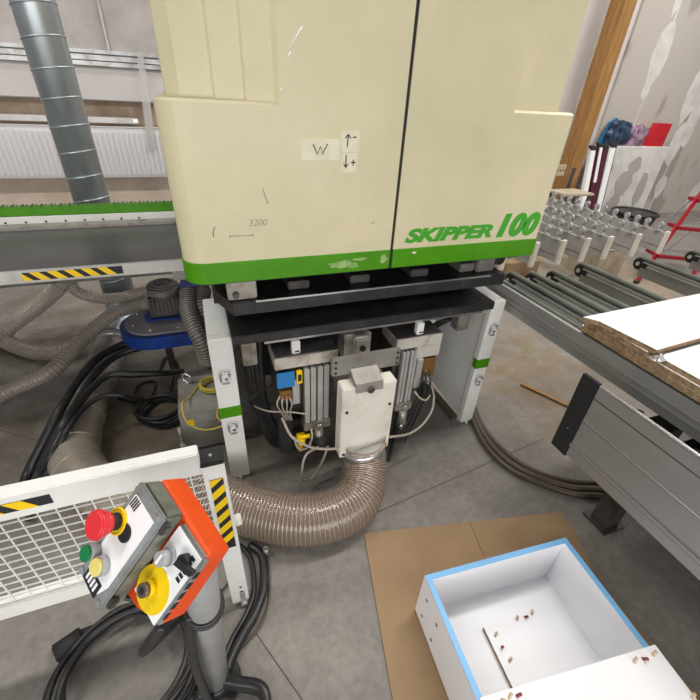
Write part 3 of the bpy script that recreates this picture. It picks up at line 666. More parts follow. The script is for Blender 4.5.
b = MB(); b.box(-.062,-.045,FY-.012,FY-.006,.0,.09,0,.003); b.cyl((-.053,FY-.02,.012),(-.053,FY+.006,.012),.012,16); part(b, 'foot_bracket', 'alu', fe)
b = MB(); b.box(-1.25,-1.19,FY-.004,FY+.04,0,.81,0,.003); part(b, 'end_post', 'white', fe)
b = MB(); q = fl(266,551,.03); b.cyl((q.x,q.y,0),(q.x,q.y,.05),.011,12); b.box(q.x-.02,q.x+.02,q.y-.012,q.y+.012,0,.012,0,.003); b.ring((q.x,q.y,.052),(0,1,0),.009,.003,14,6)
tag(b.build('floor_anchor', 'aludirty'), 'small metal anchor bolt on the floor by the fence end', 'bolt')

# ------------------------------------------------------------------ control console on its column
T0 = Vector((-.1638, .5357, 1.0231))
eu = Vector((.4254,-.8884,-.1726)); ev = Vector((-.6432,-.1626,-.7482)); en = eu.cross(ev).normalized()
if en.dot(Vector((-.6377,-.4296,.6393))) < 0: en = -en
def L3(a, c, h): return T0 + eu*a + ev*c + en*h
LM = Matrix((( eu.x, ev.x, en.x, T0.x), (eu.y, ev.y, en.y, T0.y), (eu.z, ev.z, en.z, T0.z), (0,0,0,1)))
co = empty('control_console', (-.165, .555, 0), 'orange-backed control console with red stop button on a grey column', 'control panel')
b = MB(); b.tube([(-.165,.562,.03), (-.100,.500,.885)], .037, 28, 1); cl_ = part(b, 'column', 'polegrey', co)
b = MB(); b.cyl((-.165,.562,0),(-.165,.562,.02),.075,32); b.cyl((-.165,.562,.02),(-.164,.561,.05),.05,24,0,.04); part(b, 'base', 'rubber', co)
hull = [(0.0,0.0),(.172,.006),(.176,.155),(.115,.185),(.02,.196)]
b = MB(); b.prism([L3(a, c, -.046) for a, c in hull], -en*.052)
osh = part(b, 'mounting_tray', 'orange', co)
bv = osh.modifiers.new('b','BEVEL'); bv.width = .006; bv.segments = 3
b = MB(); b.box(0, .090, 0, .203, -.046, -.006, 0, .006, LM); bt = part(b, 'button_box', 'greycasedirty', co)
b = MB(); b.box(.0,.090,0,.203,-.010,0,0,.004,LM)
for a, c in ((.010,.010),(.080,.010),(.010,.193),(.080,.193)): b.cyl(L3(a,c,0),L3(a,c,.003),.006,12)
part(b, 'lid', 'greycase', bt)
b = MB(); b.prism([L3(a,c,.0005) for a,c in ((.012,.018),(.078,.018),(.078,.160),(.068,.185),(.022,.185),(.012,.160))], en*.0012); part(b, 'face_plate', 'facewhite', bt)
def onA(u, v, h=0.):
    c = Vector((u-350, 350-v, -F)); r = Vector((AX.dot(c), AY.dot(c), AZ.dot(c)))
    o_ = T0+en*h; t = (o_-CAM).dot(en)/r.dot(en); return CAM+r*t
pE = onA(118,521,.002)
b = MB(); b.cyl(pE,pE+en*.002,.0235,36); b.ring(pE+en*.002,en,.021,.0015,30,6); part(b, 'stop_ring', 'yellowdisc', bt)
b = MB(); b.cyl(pE+en*.002,pE+en*.020,.0145,24,1); b.cyl(pE+en*.018,pE+en*.030,.0175,36,0,.0225); b.cyl(pE+en*.030,pE+en*.036,.0225,36,0,.0245); b.cyl(pE+en*.036,pE+en*.041,.0245,36,0,.0238); b.cyl(pE+en*.041,pE+en*.0435,.0238,36,0,.0205); part(b, 'emergency_button', ['red','ink'], bt)
def button(u, v, name, m, r=.0155, h=.016):
    p = onA(u, v, .002); b = MB(); b.cyl(p,p+en*h,r,28,1); b.cyl(p+en*h,p+en*(h+.004),r*.86,28,0); part(b, name, [m,'knob'], bt)
button(96,551,'start_button','greenb', .0155, .016); button(104,565,'lamp_button','lemon', .0165, .012)
p = onA(125,533,.002); b = MB(); b.cyl(p,p+en*.002,.0155,28); part(b, 'blanking_plug', 'ink', bt)
b = MB(); p = onA(135,503.5,.002)
for k in range(4): b.prism([p+eu*(-.009+.005*k)+ev*.010, p+eu*(-.0065+.005*k)+ev*.010, p+eu*(-.0045+.005*k)-ev*.010, p+eu*(-.007+.005*k)-ev*.010], en*.0008)
part(b, 'striped_symbol', 'ink', bt)
b = MB(); b.box(.020,.066,.168,.196,.001,.0022,0,0,LM)
for k in range(4): b.box(.026+.009*k,.031+.009*k,.174,.190,.0022,.0028,1,0,LM)
part(b, 'lower_label', ['ink','facewhite'], bt)
for h_,z_ in ((.004,.0),):
    for c1 in (.01,.17):
        b = MB(); b.box(.090,.100,c1,c1+.02,-.02,-.004,0,.003,LM); part(b, 'hinge', 'darksteel', bt)
# second enclosure, lower and to the right
b0, c0_, h0 = .094, .011, -.0375
b = MB(); b.box(b0, b0+.080, c0_, c0_+.149, h0-.02, h0, 0, .005, LM); bx = part(b, 'switch_box', 'greycase', co)
b = MB(); b.box(b0+.004, b0+.076, c0_+.004, c0_+.145, h0, h0+.002, 0, 0, LM); part(b, 'face_plate', 'facewhite', bx)
def onB(u, v):
    c = Vector((u-350, 350-v, -F)); r = Vector((AX.dot(c), AY.dot(c), AZ.dot(c)))
    o_ = T0+en*(h0+.002); t = (o_-CAM).dot(en)/r.dot(en); return CAM+r*t
p = onB(153,589); b = MB(); b.cyl(p,p+en*.0012,.0385,40); part(b, 'yellow_disc', 'yellowdisc', bx)
p2 = onB(152,587); b = MB(); b.cyl(p2+en*.0012,p2+en*.012,.014,24,1); b.cyl(p2+en*.012,p2+en*.02,.0115,24,0); b.cyl(p2+en*.02,p2+en*.0205,.006,16,2); part(b, 'key_switch', [mat('brown steel', (.2,.15,.12),.4,.6),'yellowdisc','ink'], bx)
p3 = onB(170,556); b = MB(); b.cyl(p3,p3+en*.006,.0155,24,0); b.cyl(p3+en*.006,p3+en*.022,.013,24,0,.012); b.box(-.002,.002,-.009,.009,.022,.0235,1,0,Matrix(((eu.x,ev.x,en.x,p3.x),(eu.y,ev.y,en.y,p3.y),(eu.z,ev.z,en.z,p3.z),(0,0,0,1)))); part(b, 'rotary_knob', ['knob','facewhite'], bx)
p4 = onB(187,560); b = MB(); b.cyl(p4,p4+en*.012,.011,20); b.prism([p4+en*.008-eu*.006, p4+en*.018-eu*.006, p4+en*.018+eu*.03-ev*.012, p4+en*.008+eu*.03-ev*.012], ev*.01); part(b, 'lever_switch', 'ink', bx)
b = MB()
for k in range(6): b.box(b0+.058, b0+.068, c0_+.012+.009*k, c0_+.018+.009*k, h0+.002, h0+.0026, 0, 0, LM)
part(b, 'printed_text', 'ink', bx); b = MB()
for k in range(5): b.box(b0+.0802, b0+.081, c0_+.03+.022*k, c0_+.044+.022*k, h0-.014, h0-.004, 0, 0, LM)
part(b, 'printed_marks', 'ink', bx)
p = onA(150,640,-.05)
# strap and cables round the column
b = MB()
for z in (.56,.575): b.ring((-.165+.065*z/.9, .562-.062*z/.9, z),(.1,-.4,1),.040,.006,24,8)
part(b, 'column_strap', 'rubber', co)
cable('console_cable', [(-.16,.56,.57), (-.185,.53,.55), (-.215,.50,.56), (-.245,.47,.58), (-.235,.455,.62), (-.19,.46,.68)], .012, 'rubber', co)
cable('console_cable', [(-.155,.51,.585), (-.165,.49,.50), (-.175,.485,.38), (-.18,.49,.22), (-.185,.50,.08), (-.19,.53,.02)], .013, 'rubber', co)
cable('console_cable', [tuple(L3(.03,.205,-.02)), tuple(L3(.03,.22,-.03)), tuple(L3(.05,.23,-.06)), tuple(L3(.09,.215,-.09))], .006, 'rubber', co)

# floor cables near the console
def fcable(label, P, r, m='rubber', name='floor_cable', group=None, n=8):
    b = MB(); b.tube([tuple(fl(*p)) for p in P], r, 10, n); o = b.build(name, m); tag(o, label, 'cable', group); return o
q = fl(135,705); 
for k, (R_, dx, lab) in enumerate(((.215,.0,'outer'), (.185,.012,'inner'))):
    b = MB(); P = coil(b, -.42+dx, .675, R_, 3 if k == 0 else 2, .009, dz=.02, ecc=.88, jit=.010, start=k*1.3, z0=.0+.0*k)
    if k == 0: pass
    for i in range(len(P)): P[i] = (P[i][0], P[i][1], P[i][2]+ (0.045*k))
    b.tube(P, .009, 8, 3); tag(b.build('cable_coil', 'rubber'), lab + ' loops of the large black cable coil on the floor under the console', 'cable', 'large coil at the console')
pc = MB(); a = fl(56,654,.032); c_ = fl(82,636,.032); d_ = (Vector(c_)-Vector(a)).normalized()
pc.cyl(a, Vector(a)+d_*.075, .031, 20); pc.cyl(Vector(a)+d_*.075, Vector(a)+d_*.11, .022, 20, 0, .012); pc.cyl(Vector(a)-d_*.004, a, .024, 20, 1)
pg = pc.build('power_plug', ['blackflat','darksteel']); tag(pg, 'round black power plug on the floor at the end of a cable', 'plug')
fcable('pair of thin black leads running from the round plug up under the console', [(82,641,.025),(98,628,.02),(118,616,.02),(140,612,.03),(165,618,.03)], .008)
fcable('second thin black lead crossing the floor right beside the first below the console', [(74,646,.01),(104,618,.01),(124,606,.01),(150,604,.01),(178,614,.01)], .006)
fcable('thick black cable curving from below the fence end to the column foot', [(250,545,.02),(262,556,.02),(264,585,.02),(256,612,.02),(243,635,.02),(230,662,.02),(222,690,.02)], .017)
fcable('black cable running just inside the thick one from the fence to the column foot', [(240,545,.015),(251,560,.015),(254,590,.015),(246,615,.015),(232,640,.015),(222,668,.015)], .010)
fcable('thin dark lead curving from the floor anchor to the column foot', [(266,553,.01),(269,575,.01),(269,600,.01),(262,622,.01),(250,638,.01),(238,650,.01),(231,664,.01)], .005, 'tan cable')
fcable('thin black lead lying on the floor behind the orange console back', [(232,570,.01),(228,583,.01),(220,592,.01),(205,602,.01)], .004)
for k in range(3): fcable(['lowest','middle','topmost'][k] + ' of the black cables piled round the column foot', [(198,696,.03+.02*k),(215,684-2*k,.03+.02*k),(240,686-2*k,.03+.02*k),(262,692-2*k,.03+.02*k),(268,712,.02+.02*k)], .016, group='cables piled at the column foot')
# cables on the right floor
for k, (off, w) in enumerate(((0,'outer'),(6,'middle'),(-6,'inner'))):
    fcable(w + ' of three dark cables bending over the floor below the aluminium cover', [(458+off*.4,378,.02),(470+off*.4,402,.02),(478+off*.6,424,.02),(492+off*.7,446-off*.4,.02),(515+off*.5,466-off*.7,.02),(545,480-off*.8,.02),(575,488-off,.02),(604,490-off,.02),(640,500-off,.02)], .013 if k else .017, 'tan cable', group='dark cables on the right floor')
b = MB(); a = fl(521,384,.008); c_ = fl(568,406,.008); d_ = (c_-a).normalized(); s_ = Vector((-d_.y, d_.x, 0))*.010
b.prism([a-s_, a+s_, c_+s_, c_-s_], (0,0,.008)); tag(b.build('wood_lath', 'wood'), 'narrow pale wood lath lying on the stained floor', 'stick')
# floor joints (saw cuts)
b = MB()
for (u0,v0,u1,v1) in ((335,531,545,438),(255,632,330,740),(0,430,140,470)):
    a = fl(u0,v0,0); c_ = fl(u1,v1,0); d_ = (c_-a).normalized(); s_ = Vector((-d_.y,d_.x,0))*.002
    b.quad([a-s_+Vector((0,0,.0006)), c_-s_+Vector((0,0,.0006)), c_+s_+Vector((0,0,.0006)), a+s_+Vector((0,0,.0006))])
struct(b.build('trim_4', mat('floor joint', hexc(84,80,75), .8)))

# ------------------------------------------------------------------ roller belt tables on the right
RX = [1.408, 1.536, 1.655, 1.790, 2.06, 2.55, 3.05]
ct = empty('conveyor_frame', (2.2, .3, 0), 'grey beam frame carrying the parallel belt tracks on the right', 'conveyor')
b = MB(); b.box(1.372, 1.392, -1.6, 1.56, .735, .842, 0, .002); b.box(1.366,1.372,-1.6,1.56,.795,.80); b.box(1.366,1.372,-1.6,1.56,.77,.775); part(b, 'side_beam', 'greybeam', ct)
b = MB()
for y in (-1.2,-.2,.35): b.box(1.392, 3.4, y, y+.06, .66, .735, 0, .003)
part(b, 'cross_beam', 'greybeam', ct)
for x, y in ((3.1,-1.17),(3.1,.9),(3.3,-1.17),(3.3,.38)):
    b = MB(); b.box(x-.03,x+.03,y-.03,y+.03,0,.66,0,.003); b.box(x-.06,x+.06,y-.06,y+.06,0,.012); part(b, 'leg', 'greybeam', ct)
words = ['first','second','third','fourth','fifth','sixth','seventh']
def make_track():
    t = empty('belt_track', (0,0,0), '', 'conveyor belt', 'parallel belt tracks on the right')
    b = MB(); b.box(-.022,.022,-1.6,1.50,.735,.825,0,.003); b.box(.022,.062,-1.6,1.46,.77,.785); b.box(-.030,-.022,-1.6,1.46,.80,.806); b.box(.022,.030,-1.6,1.46,.80,.806); part(b,'track_beam','greybeam',t)
    b = MB(); P = [(0,-1.6,.838),(0,1.52,.838)]; b.tube(P,.0135,12,1)
    b.ring((0,1.52,.805),(1,0,0),.033,.012,24,8); part(b,'belt',mat('grey green belt',(.17,.19,.165),.38,0,(.11,.12,.105),5) if 'belt' not in M else M['belt'],t)
    b = MB(); b.cyl((-.016,1.52,.805),(.016,1.52,.805),.034,24); b.cyl((-.03,1.52,.805),(.03,1.52,.805),.012,16,1); b.box(-.026,-.018,1.46,1.54,.79,.82,0,.003); part(b,'end_pulley',['rubber','alu'],t)
    return t
tk = make_track(); tk.location = (RX[0],0,0); tk['label'] = 'belt track running closest to the machine, at the near grey side beam'
ends = [0,.03,.005,-.005,.05,.05,.06]
labs = [None, 'second belt track counted from the machine side','third belt track counted from the machine side','fourth belt track, last of the close-set group','belt track standing apart, its round end wheel before the wheel rack','belt track further right with its round end wheel in front of the ladder','rightmost belt track, only its wheel end showing beside the ladder tread']
for x, e, lab in zip(RX[1:], ends[1:], labs[1:]):
    copy_tree(tk, (x, e, 0), lab)
# wider pulleys on the separate tracks are the same wheel

# low aluminium cover of the lower conveyor
lc = empty('lower_conveyor', (1.45, -.3, 0), 'light grey aluminium side cover with black end cap, in front of the belt tracks', 'conveyor')
X0 = 1.225
b = MB(); b.box(X0, X0+.012, -1.6, .70, .45, .787, 0, .002)
for z in (.735,.625,.50,.495): b.box(X0-.0015, X0, -1.6, .70, z, z+.003, 1)
b.box(X0-.006, X0, -1.6, .70, .50, .515, 0, .001); b.box(X0-.003,X0,-1.6,.70,.628,.632,2); sc = part(b, 'side_cover', ['greyside','darksteel','steel'], lc)
b = MB(); b.box(X0-.002, X0+.010, -1.6, .70, .787, .795, 0, .002); part(b, 'top_edge', 'steel', lc)
b = MB(); b.box(X0-.004, X0+.012, .70, .772, .44, .798, 0, .002); b.cyl((X0-.004,.735,.56),(X0-.006,.735,.56),.003,8,1); part(b, 'end_cap', ['blackflat','steel'], lc)
b = MB(); b.box(X0+.045, X0+.13, -1.6, .69, .55, .68, 0, .003); b.box(X0+.13, 3.0, -1.6, .5, .58, .64); b.box(X0+.013, X0+.045, -1.6, .69, .55, .60); part(b, 'beam_and_shade_slab', 'blackflat', lc)  # dark beam, with a wide slab and strip added to shade the floor
b = MB()
for k in range(9): b.box(X0+.05, X0+.10, .62-.19*k, .68-.19*k, .68, .735, 0, .004); b.cyl((X0+.11,.60-.19*k,.70),(X0+.11,.60-.19*k,.73),.012,10)
part(b, 'mechanism', 'black', lc)
for y in (.60,-1.2):
    b = MB(); b.box(1.52,1.60,y-.04,y+.04,.0,.55,0,.003); b.box(1.49,1.62,y-.06,y+.06,0,.01); b.box(X0+.13,1.60,y-.04,y+.04,.55,.62); part(b, 'leg', 'darksteel', lc)

# panels stacked on the tracks
PA = MB()
def slab(z0, z1, poly, name, label):
    b = MB(); b.prism([(x, y, z0) for x, y in poly], (0,0,z1-z0), 1)
    for f in b.bm.faces:
        if abs(f.calc_center_median().z-z1) < 1e-5: f.material_index = 0
    o = b.build(name, ['melamine','chip']); tag(o, label, 'board', 'boards stacked on the belt tracks'); return o
zz = .8525
slab(zz, zz+.022, [(1.375,.955),(2.9,1.00),(2.9,.0),(1.365,.0)], 'chipboard_sheet', 'lowest chipboard panel of the stack, directly on the belt tracks')
slab(zz+.0222, zz+.044, [(1.372,.945),(2.9,1.01),(2.9,.0),(1.372,.0)], 'chipboard_sheet', 'second chipboard panel, showing a raw brown edge under the white top')
slab(zz+.0442, zz+.062, [(1.380,.66),(2.9,.74),(2.9,.0),(1.385,.0)], 'chipboard_sheet', 'white-topped nearer panel at the right edge, below the crumpled film')
a = [fl(u,v,zz+.08) for u,v in ((583,317),(600,321.5),(657,350),(700,338),(700,293.5))]
dA = (a[4]-a[0]).normalized(); dB = (a[3]-a[2]).normalized(); pp = [(a[0].x,a[0].y),(a[1].x, a[1].y),(a[2].x,a[2].y),(a[2].x+dB.x*1.3, a[2].y+dB.y*1.3),(a[0].x+dA.x*1.4,a[0].y+dA.y*1.4)]
slab(zz+.0622, zz+.080, pp, 'chipboard_sheet', 'topmost large white panel with its raw edge facing the machine')
slab(zz+.0442, zz+.0620, [(1.366,.925),(1.52,.935),(1.52,.70),(1.366,.69)], 'chipboard_offcut', 'narrow chipboard offcut at the machine-side corner of the stack')
b = MB(); q = fl(660,359,zz+.064)
P = []
for k in range(9): P.append((q.x+.022*math.cos(k*.7)*random.uniform(.6,1.2), q.y+.02*math.sin(k*.7)*random.uniform(.6,1.2), zz+.0625))
for k in range(8): b.bm.faces.new([b.bm.verts.new(P[k]), b.bm.verts.new(P[k+1]), b.bm.verts.new((q.x+random.uniform(-.01,.01), q.y+random.uniform(-.01,.01), zz+.085))])
f_ = b.build('crumpled_film', mat('crumpled silver film', (.75,.75,.77), .2, .5)); tag(f_, 'scrap of crumpled clear film on the edge of the stacked boards', 'film')

# ------------------------------------------------------------------ white box on cardboard
b = MB(); cd = [fl(364,534),fl(470,522.5),fl(560,512.5),fl(575,533),fl(598,580),fl(640,700)]
cd = [Vector((p.x,p.y,0)) for p in cd]; e0 = fl(392.5,700); far = (e0-cd[0]); 
poly = cd[:5] + [Vector((1.30,.0,0)), Vector((.28,.03,0))]
b.prism([p+Vector((0,0,.001)) for p in poly], (0,0,.005)); cbd = b.build('cardboard_sheet', 'card'); tag(cbd, 'flat brown cardboard sheet on the floor under the white box', 'cardboard')
b = MB(); a = fl(470,522.5,.0065); c_ = fl(484,556,.0065); d_ = (c_-a).normalized(); s_ = Vector((-d_.y,d_.x,0))*.0012; b.prism([a-s_,c_-s_,c_+s_,a+s_],(0,0,.0005)); part(b, 'fold_line', mat('fold', hexc(120,92,60), .9), cbd)
yaw = math.atan2(-.048, .572); BC = Vector((.5365,.5445,.0062)); BM_ = Matrix.Translation(BC) @ Matrix.Rotation(yaw, 4, 'Z')
bxo = empty('box_carcass', BC, 'white open-topped box with light blue edging on the cardboard', 'box')
W_, D_, H_ = .575, .62, .245; t_ = .018
def bbox(name, args, mats, parent, bev=0):
    b = MB(); b.box(*args, 0, bev, BM_); return part(b, name, mats, parent)
bbox('bottom_board', (t_, W_-t_, -D_+t_, -t_, .0, t_), 'boxwhite', bxo)
sides = [('side_board', (0, t_, -D_, 0, 0, H_)), ('side_board', (W_-t_, W_, -D_, 0, 0, H_)), ('end_board', (t_, W_-t_, -t_, 0, 0, H_)), ('end_board', (t_, W_-t_, -D_, -D_+t_, 0, H_))]
for nme, a in sides:
    s = bbox(nme, a, 'boxwhite', bxo); bbox('blue_edge', (a[0], a[1], a[2], a[3], H_, H_+.0025), 'bluefilm', s)
    if nme == 'side_board' and a[0] == 0:
        b = MB()
        for y in (-.045,-.12):
            b.cyl(BM_ @ Vector((-.0008,y,.17)), BM_ @ Vector((.001,y,.17)), .006, 12)
            b.cyl(BM_ @ Vector((-.0008,y-.0,.06)), BM_ @ Vector((.001,y,.06)), .006, 12)
        part(b, 'drill_holes', 'ink', s)
        b = MB(); b.box(-.0006, 0, -D_, 0, 0, .012, 0, 0, BM_); part(b, 'raw_edge', 'chip', s)
# boards with dowels
def pegs(board, items, zt):
    for (u, v, m, tilt) in items:
        q = fl(u, v, zt); b = MB(); d = Vector((.35*math.sin(tilt), .35*math.cos(tilt), 1)).normalized(); b.cyl(Vector((q.x,q.y,zt))-d*.002, Vector((q.x,q.y,zt))+d*.018, .0042, 10); part(b, 'dowel', m, board)
z1 = BC.z+t_+.001
a = [fl(483.6,627,z1+.017), fl(539,610,z1+.017)]
dx = (a[1]-a[0]); dxn = dx.normalized(); dyn = Vector((dxn.y,-dxn.x,0))
b = MB(); P = [a[0], a[1], a[1]+dyn*.30, a[0]+dyn*.30]; b.prism([(p.x,p.y,z1) for p in P], (0,0,.017)); ib = b.build('inner_panel', ['boxwhite']); tag(ib, 'smaller white board with dowels lying inside the white box', 'board')
b = MB(); b.prism([(a[0].x-dxn.x*.0006,a[0].y-dxn.y*.0006,z1+.001),((a[0]+dyn*.3).x-dxn.x*.0006,(a[0]+dyn*.3).y-dxn.y*.0006,z1+.001),((a[0]+dyn*.3).x,(a[0]+dyn*.3).y,z1+.001),(a[0].x,a[0].y,z1+.001)],(0,0,.015)); part(b,'raw_edge','chip',ib)
pegs(ib, [(495,636,'peg',1),(502,647,'redpeg',4),(509,661,'peg',1.4),(517,620,'peg',.3),(525,617,'redpeg',3),(532,614,'peg',.2)], z1+.017)
z2 = BC.z+H_+.0028
a = [fl(480,698,z2+.017), fl(655,644.5,z2+.017), fl(691,692,z2+.017)]
d1 = (a[2]-a[1]).normalized()
b = MB(); P = [a[0], a[1], a[1]+d1*.26, a[0]+d1*.26]; b.prism([(p.x,p.y,z2) for p in P], (0,0,.017)); tbo = b.build('top_panel', ['boxwhite']); tag(tbo, 'white board with dowels laid across the near rim of the box', 'board')
pegs(tbo, [(634,662,'peg',1),(643,659,'redpeg',3),(653,655,'peg',1.2),(692,698,'peg',1),(509,698,'peg',1),(517,696,'redpeg',2),(502,700,'peg',3)], z2+.017)

# ------------------------------------------------------------------ support rack with many small wheels (right background)
LX = [2.42, 2.75, 3.06, 3.35, 3.64, 4.02, 4.42]
rk = empty('roller_rack', (3.4, 3.2, 0), 'low rack of slanting grey boards topped with rows of small wheels, by the wooden post', 'rack')
for i, x in enumerate(LX):
    b = MB(); b.box(x-.012, x+.012, 2.62, 4.25, .385, .585, 0, .002); b.box(x-.014,x+.014,2.62,4.25,.44,.446,1); lm = part(b, 'lamella', ['lamella','midsteel'], rk)
    b = MB(); b.box(x-.024, x+.024, 2.585, 2.615, .375, .60, 0, .003); part(b, 'end_strip', mat('ivory end strip', hexc(220,216,200), .5) if i == 0 else 'ivory', lm) if False else part(b, 'end_strip', 'whitedirty', lm)
for i, x in enumerate(LX):
    for j in range(12):
        y = 2.70+.012*math.sin(i*2.1+j*1.7)+j*.132
        b = MB(); b.box(x-.03,x+.03,y-.028,y+.028,.585,.592); b.cyl((x,y,.59),(x,y,.612),.018,12); b.box(x-.022,x-.015,y-.02,y+.014,.605,.65,0,.003); b.box(x+.015,x+.022,y-.02,y+.014,.605,.65,0,.003); b.cyl((x-.014,y,.645),(x+.014,y,.645),.028,16,1); b.cyl((x-.026,y,.645),(x+.026,y,.645),.006,8); part(b, 'small_wheel', ['alu','knob'], rk)
b = MB(); b.box(2.42,4.42,2.9,2.95,.34,.385); b.box(2.42,4.42,3.9,3.95,.34,.385); part(b, 'cross_bar', 'greybeam', rk)
for x, y in ((2.46,2.92),(4.38,3.92),(2.46,3.92)):
    b = MB(); b.box(x-.025,x+.025,y-.025,y+.025,0,.34); part(b, 'leg', 'greybeam', rk)
b = MB(); q = Vector((4.2,3.05,0)); b.box(4.02,4.42,2.9,3.3,0,.30,0,.004); tag(b.build('plywood_crate', 'beige'), 'pale beige crate on the floor below the end of the wheel rack', 'crate')
b = MB(); b.box(2.9,3.35,3.05,3.4,0,.22,0,.004); b.box(2.9,3.35,3.22,3.232,.22,.221); tag(b.build('carton', 'card'), 'brown cardboard carton on the floor under the wheel rack', 'carton')
b = MB()
b.tube([(3.55,2.95,.01),(3.75,2.8,.01),(3.95,2.85,.03),(4.1,2.75,.01),(4.0,2.62,.01),(3.7,2.7,.01),(3.5,2.6,.01)], .012, 8)
tag(b.build('tangled_cable', 'rubber'), 'tangled black cable on the floor in front of the beige crate', 'cable')
b = MB(); b.tube([(3.42,2.9,.01),(3.6,2.72,.012),(3.8,2.6,.01),(3.95,2.5,.01)], .010, 8); tag(b.build('orange_brown_cord', mat('brown cord', hexc(140,80,50), .5)), 'brown cord on the floor beside the tangled black cable', 'cord')

# ------------------------------------------------------------------ wooden post and things along the far wall
b = MB(); b.box(5.26, 5.47, 4.8, 5.02, .0, 4.2, 0, .004); tag(b.build('timber_post', 'wood'), 'thick brown timber post rising beside the machine hood', 'post')
# wrapped profiles leaning against the wall
pr_labels = ['leftmost of the leaning white and maroon profiles, nearest the timber post','second leaning profile, short white front over a dark one','third leaning profile, mostly maroon foil','rightmost leaning profile with a broad white face and black edge']
for i, (x0, x1, w, m, zt) in enumerate(((5.62,5.42,.085,'melamine',1.10),(5.74,5.55,.07,'maroon',1.14),(5.86,5.62,.08,'maroon',1.12),(6.0,5.72,.10,'melamine',1.14))):
    b = MB(); top = Vector((x0,4.85,zt)); bot = Vector((x1,4.45,.02)); d = (bot-top)
    wv = Vector((w/2,0,0)); tv = Vector((0,.03,.012))
    b.prism([top-wv-tv, top+wv-tv, top+wv+tv, top-wv+tv], d, 0); pf = b.build('wrapped_profile', [m]); tag(pf, pr_labels[i], 'profile', 'profiles leaning by the timber post')
    b = MB(); 
    b.prism([top+wv-tv*1.05, top+wv*1.25-tv*1.05, top+wv*1.25+tv, top+wv+tv], d, 0); part(b, 'foil_edge', 'maroon' if i in (0,) else 'blackflat', pf)
    if i == 1: b = MB(); b.prism([top-wv*.6-tv*1.5, top+wv*.8-tv*1.5, top+wv*.8-tv*1.05, top-wv*.6-tv*1.05], d*.4, 0); part(b, 'white_strip', 'melamine', pf)
    b = MB(); b.prism([top-wv*1.05-tv*1.15+Vector((0,0,.0)), top+wv*1.25-tv*1.15, top+wv*1.25+tv*1.1, top-wv*1.05+tv*1.1], (-d.normalized()*.035), 0); part(b, 'end_cap', 'blackflat', pf)
# chair
ch = empty('workshop_chair', (4.85,4.3,0), 'small pale wooden chair half hidden behind the machine hood, below the timber post', 'chair')
b = MB(); b.box(4.62,5.14,4.15,4.5,.60,.63,0,.006); part(b, 'seat', 'beige', ch)
b = MB(); b.box(4.60,4.86,4.5,4.53,.80,.94,0,.006)
for k in range(4): b.cyl((4.64+.06*k,4.499,.87),(4.64+.06*k,4.495,.87),.012,8,1)
part(b, 'backrest', ['beige','ink'], ch)
for x0, zt in ((4.62,.80),(5.0,.9)):
    b = MB(); b.box(x0,x0+.04,4.5,4.53,.63,zt); part(b, 'back_post', 'darksteel', ch)
b = MB(); b.box(4.66,5.05,4.2,4.45,.40,.42,0,.004); part(b, 'shelf', 'beige', ch)
for x in (4.66,5.08):
    for y in (4.18,4.46):
        b = MB(); b.box(x-.015,x+.015,y-.015,y+.015,0,.60); part(b, 'leg', 'darksteel', ch)
# black tub
b = MB(); b.cyl((6.6,4.5,0),(6.6,4.5,.24),.26,32,0,.32); b.ring((6.6,4.5,.24),(0,0,1),.32,.02,32,8)
tb_ = b.build('rubber_tub', 'rubber'); tag(tb_, 'round black rubber tub against the partition behind the wheel rack', 'tub')
# bags on the partition
def lump(name, c, s, m, label, cat, seed):
    b = MB(); bmesh.ops.create_icosphere(b.bm, subdivisions=4, radius=1); rnd = random.Random(seed); ph = [rnd.uniform(0,6) for _ in range(6)]
    for v in b.bm.verts:
        n = v.co.normalized(); k = 1+.14*math.sin(4*n.x+ph[0])*math.cos(5*n.z+ph[1])+.06*math.sin(9*n.z+ph[2]+4*n.x)+.02*math.sin(17*n.x+ph[3])
        z = n.z*k; z = max(z, -.72)
        v.co = Vector((c[0]+s[0]*n.x*k, c[1]+s[1]*n.y*k, c[2]+s[2]*(z+.72)))
    for f in b.bm.faces: f.smooth = True
    return tag(b.build(name, m), label, cat)
lump('plastic_bag', (6.22,5.0,1.14), (.25,.09,.20), 'bagblue', 'bulging dark blue plastic bag on top of the plasterboard partition', 'bag', 1)
lump('plastic_bag', (6.62,5.0,1.14), (.21,.08,.17), 'bagpink', 'pinkish grey film bag beside the dark blue bag on the partition', 'bag', 4)
b = MB(); b.prism([(5.94,5.08,1.14),(6.22,5.08,1.14),(6.16,5.1,1.50),(6.05,5.1,1.44)], (0,-.05,0)); tag(b.build('cyan_sack', 'bagcyan'), 'bright cyan sack standing behind the dark blue bag at the left end of the partition', 'bag')
b = MB(); b.prism([(6.86,4.94,1.14),(7.22,4.94,1.14),(7.26,4.96,1.46),(6.98,4.98,1.46)], (0,.10,0)); rb = b.build('red_packet', 'redbag'); tag(rb, 'red packet at the right end of the partition top', 'packet')

# ------------------------------------------------------------------ red step ladder
ld = empty('step_ladder', (4.7,2.5,0), 'red folding step ladder with grey treads at the right edge', 'ladder')
def bar(p, q, r, m, name, par): b = MB(); b.tube([p, q], r, 8, 1); return part(b, name, m, par)
R1 = lambda u, v, y: spot(u, v, 1, y)
def bar(p, q, w, m, name, par, d=None):
    p = Vector(p); q = Vector(q); t = (q-p).normalized(); side = t.cross(Vector((.42,1,0)).normalized()).normalized(); dep = t.cross(side); d = d or w*.45
    b = MB(); b.prism([p-side*w-dep*d, p+side*w-dep*d, p+side*w+dep*d, p-side*w+dep*d], q-p); return part(b, name, m, par)
LF = fl(636,283,0); LT = R1(704,189,LF.y+.42)
RD = Vector((1,-.42,0)).normalized(); BD = Vector((.42,1,0)).normalized()
bar(LF, LT, .022, 'ladder', 'front_rail', ld)
bar(LF+RD*.56, LT+RD*.40, .022, 'ladder', 'front_rail', ld)
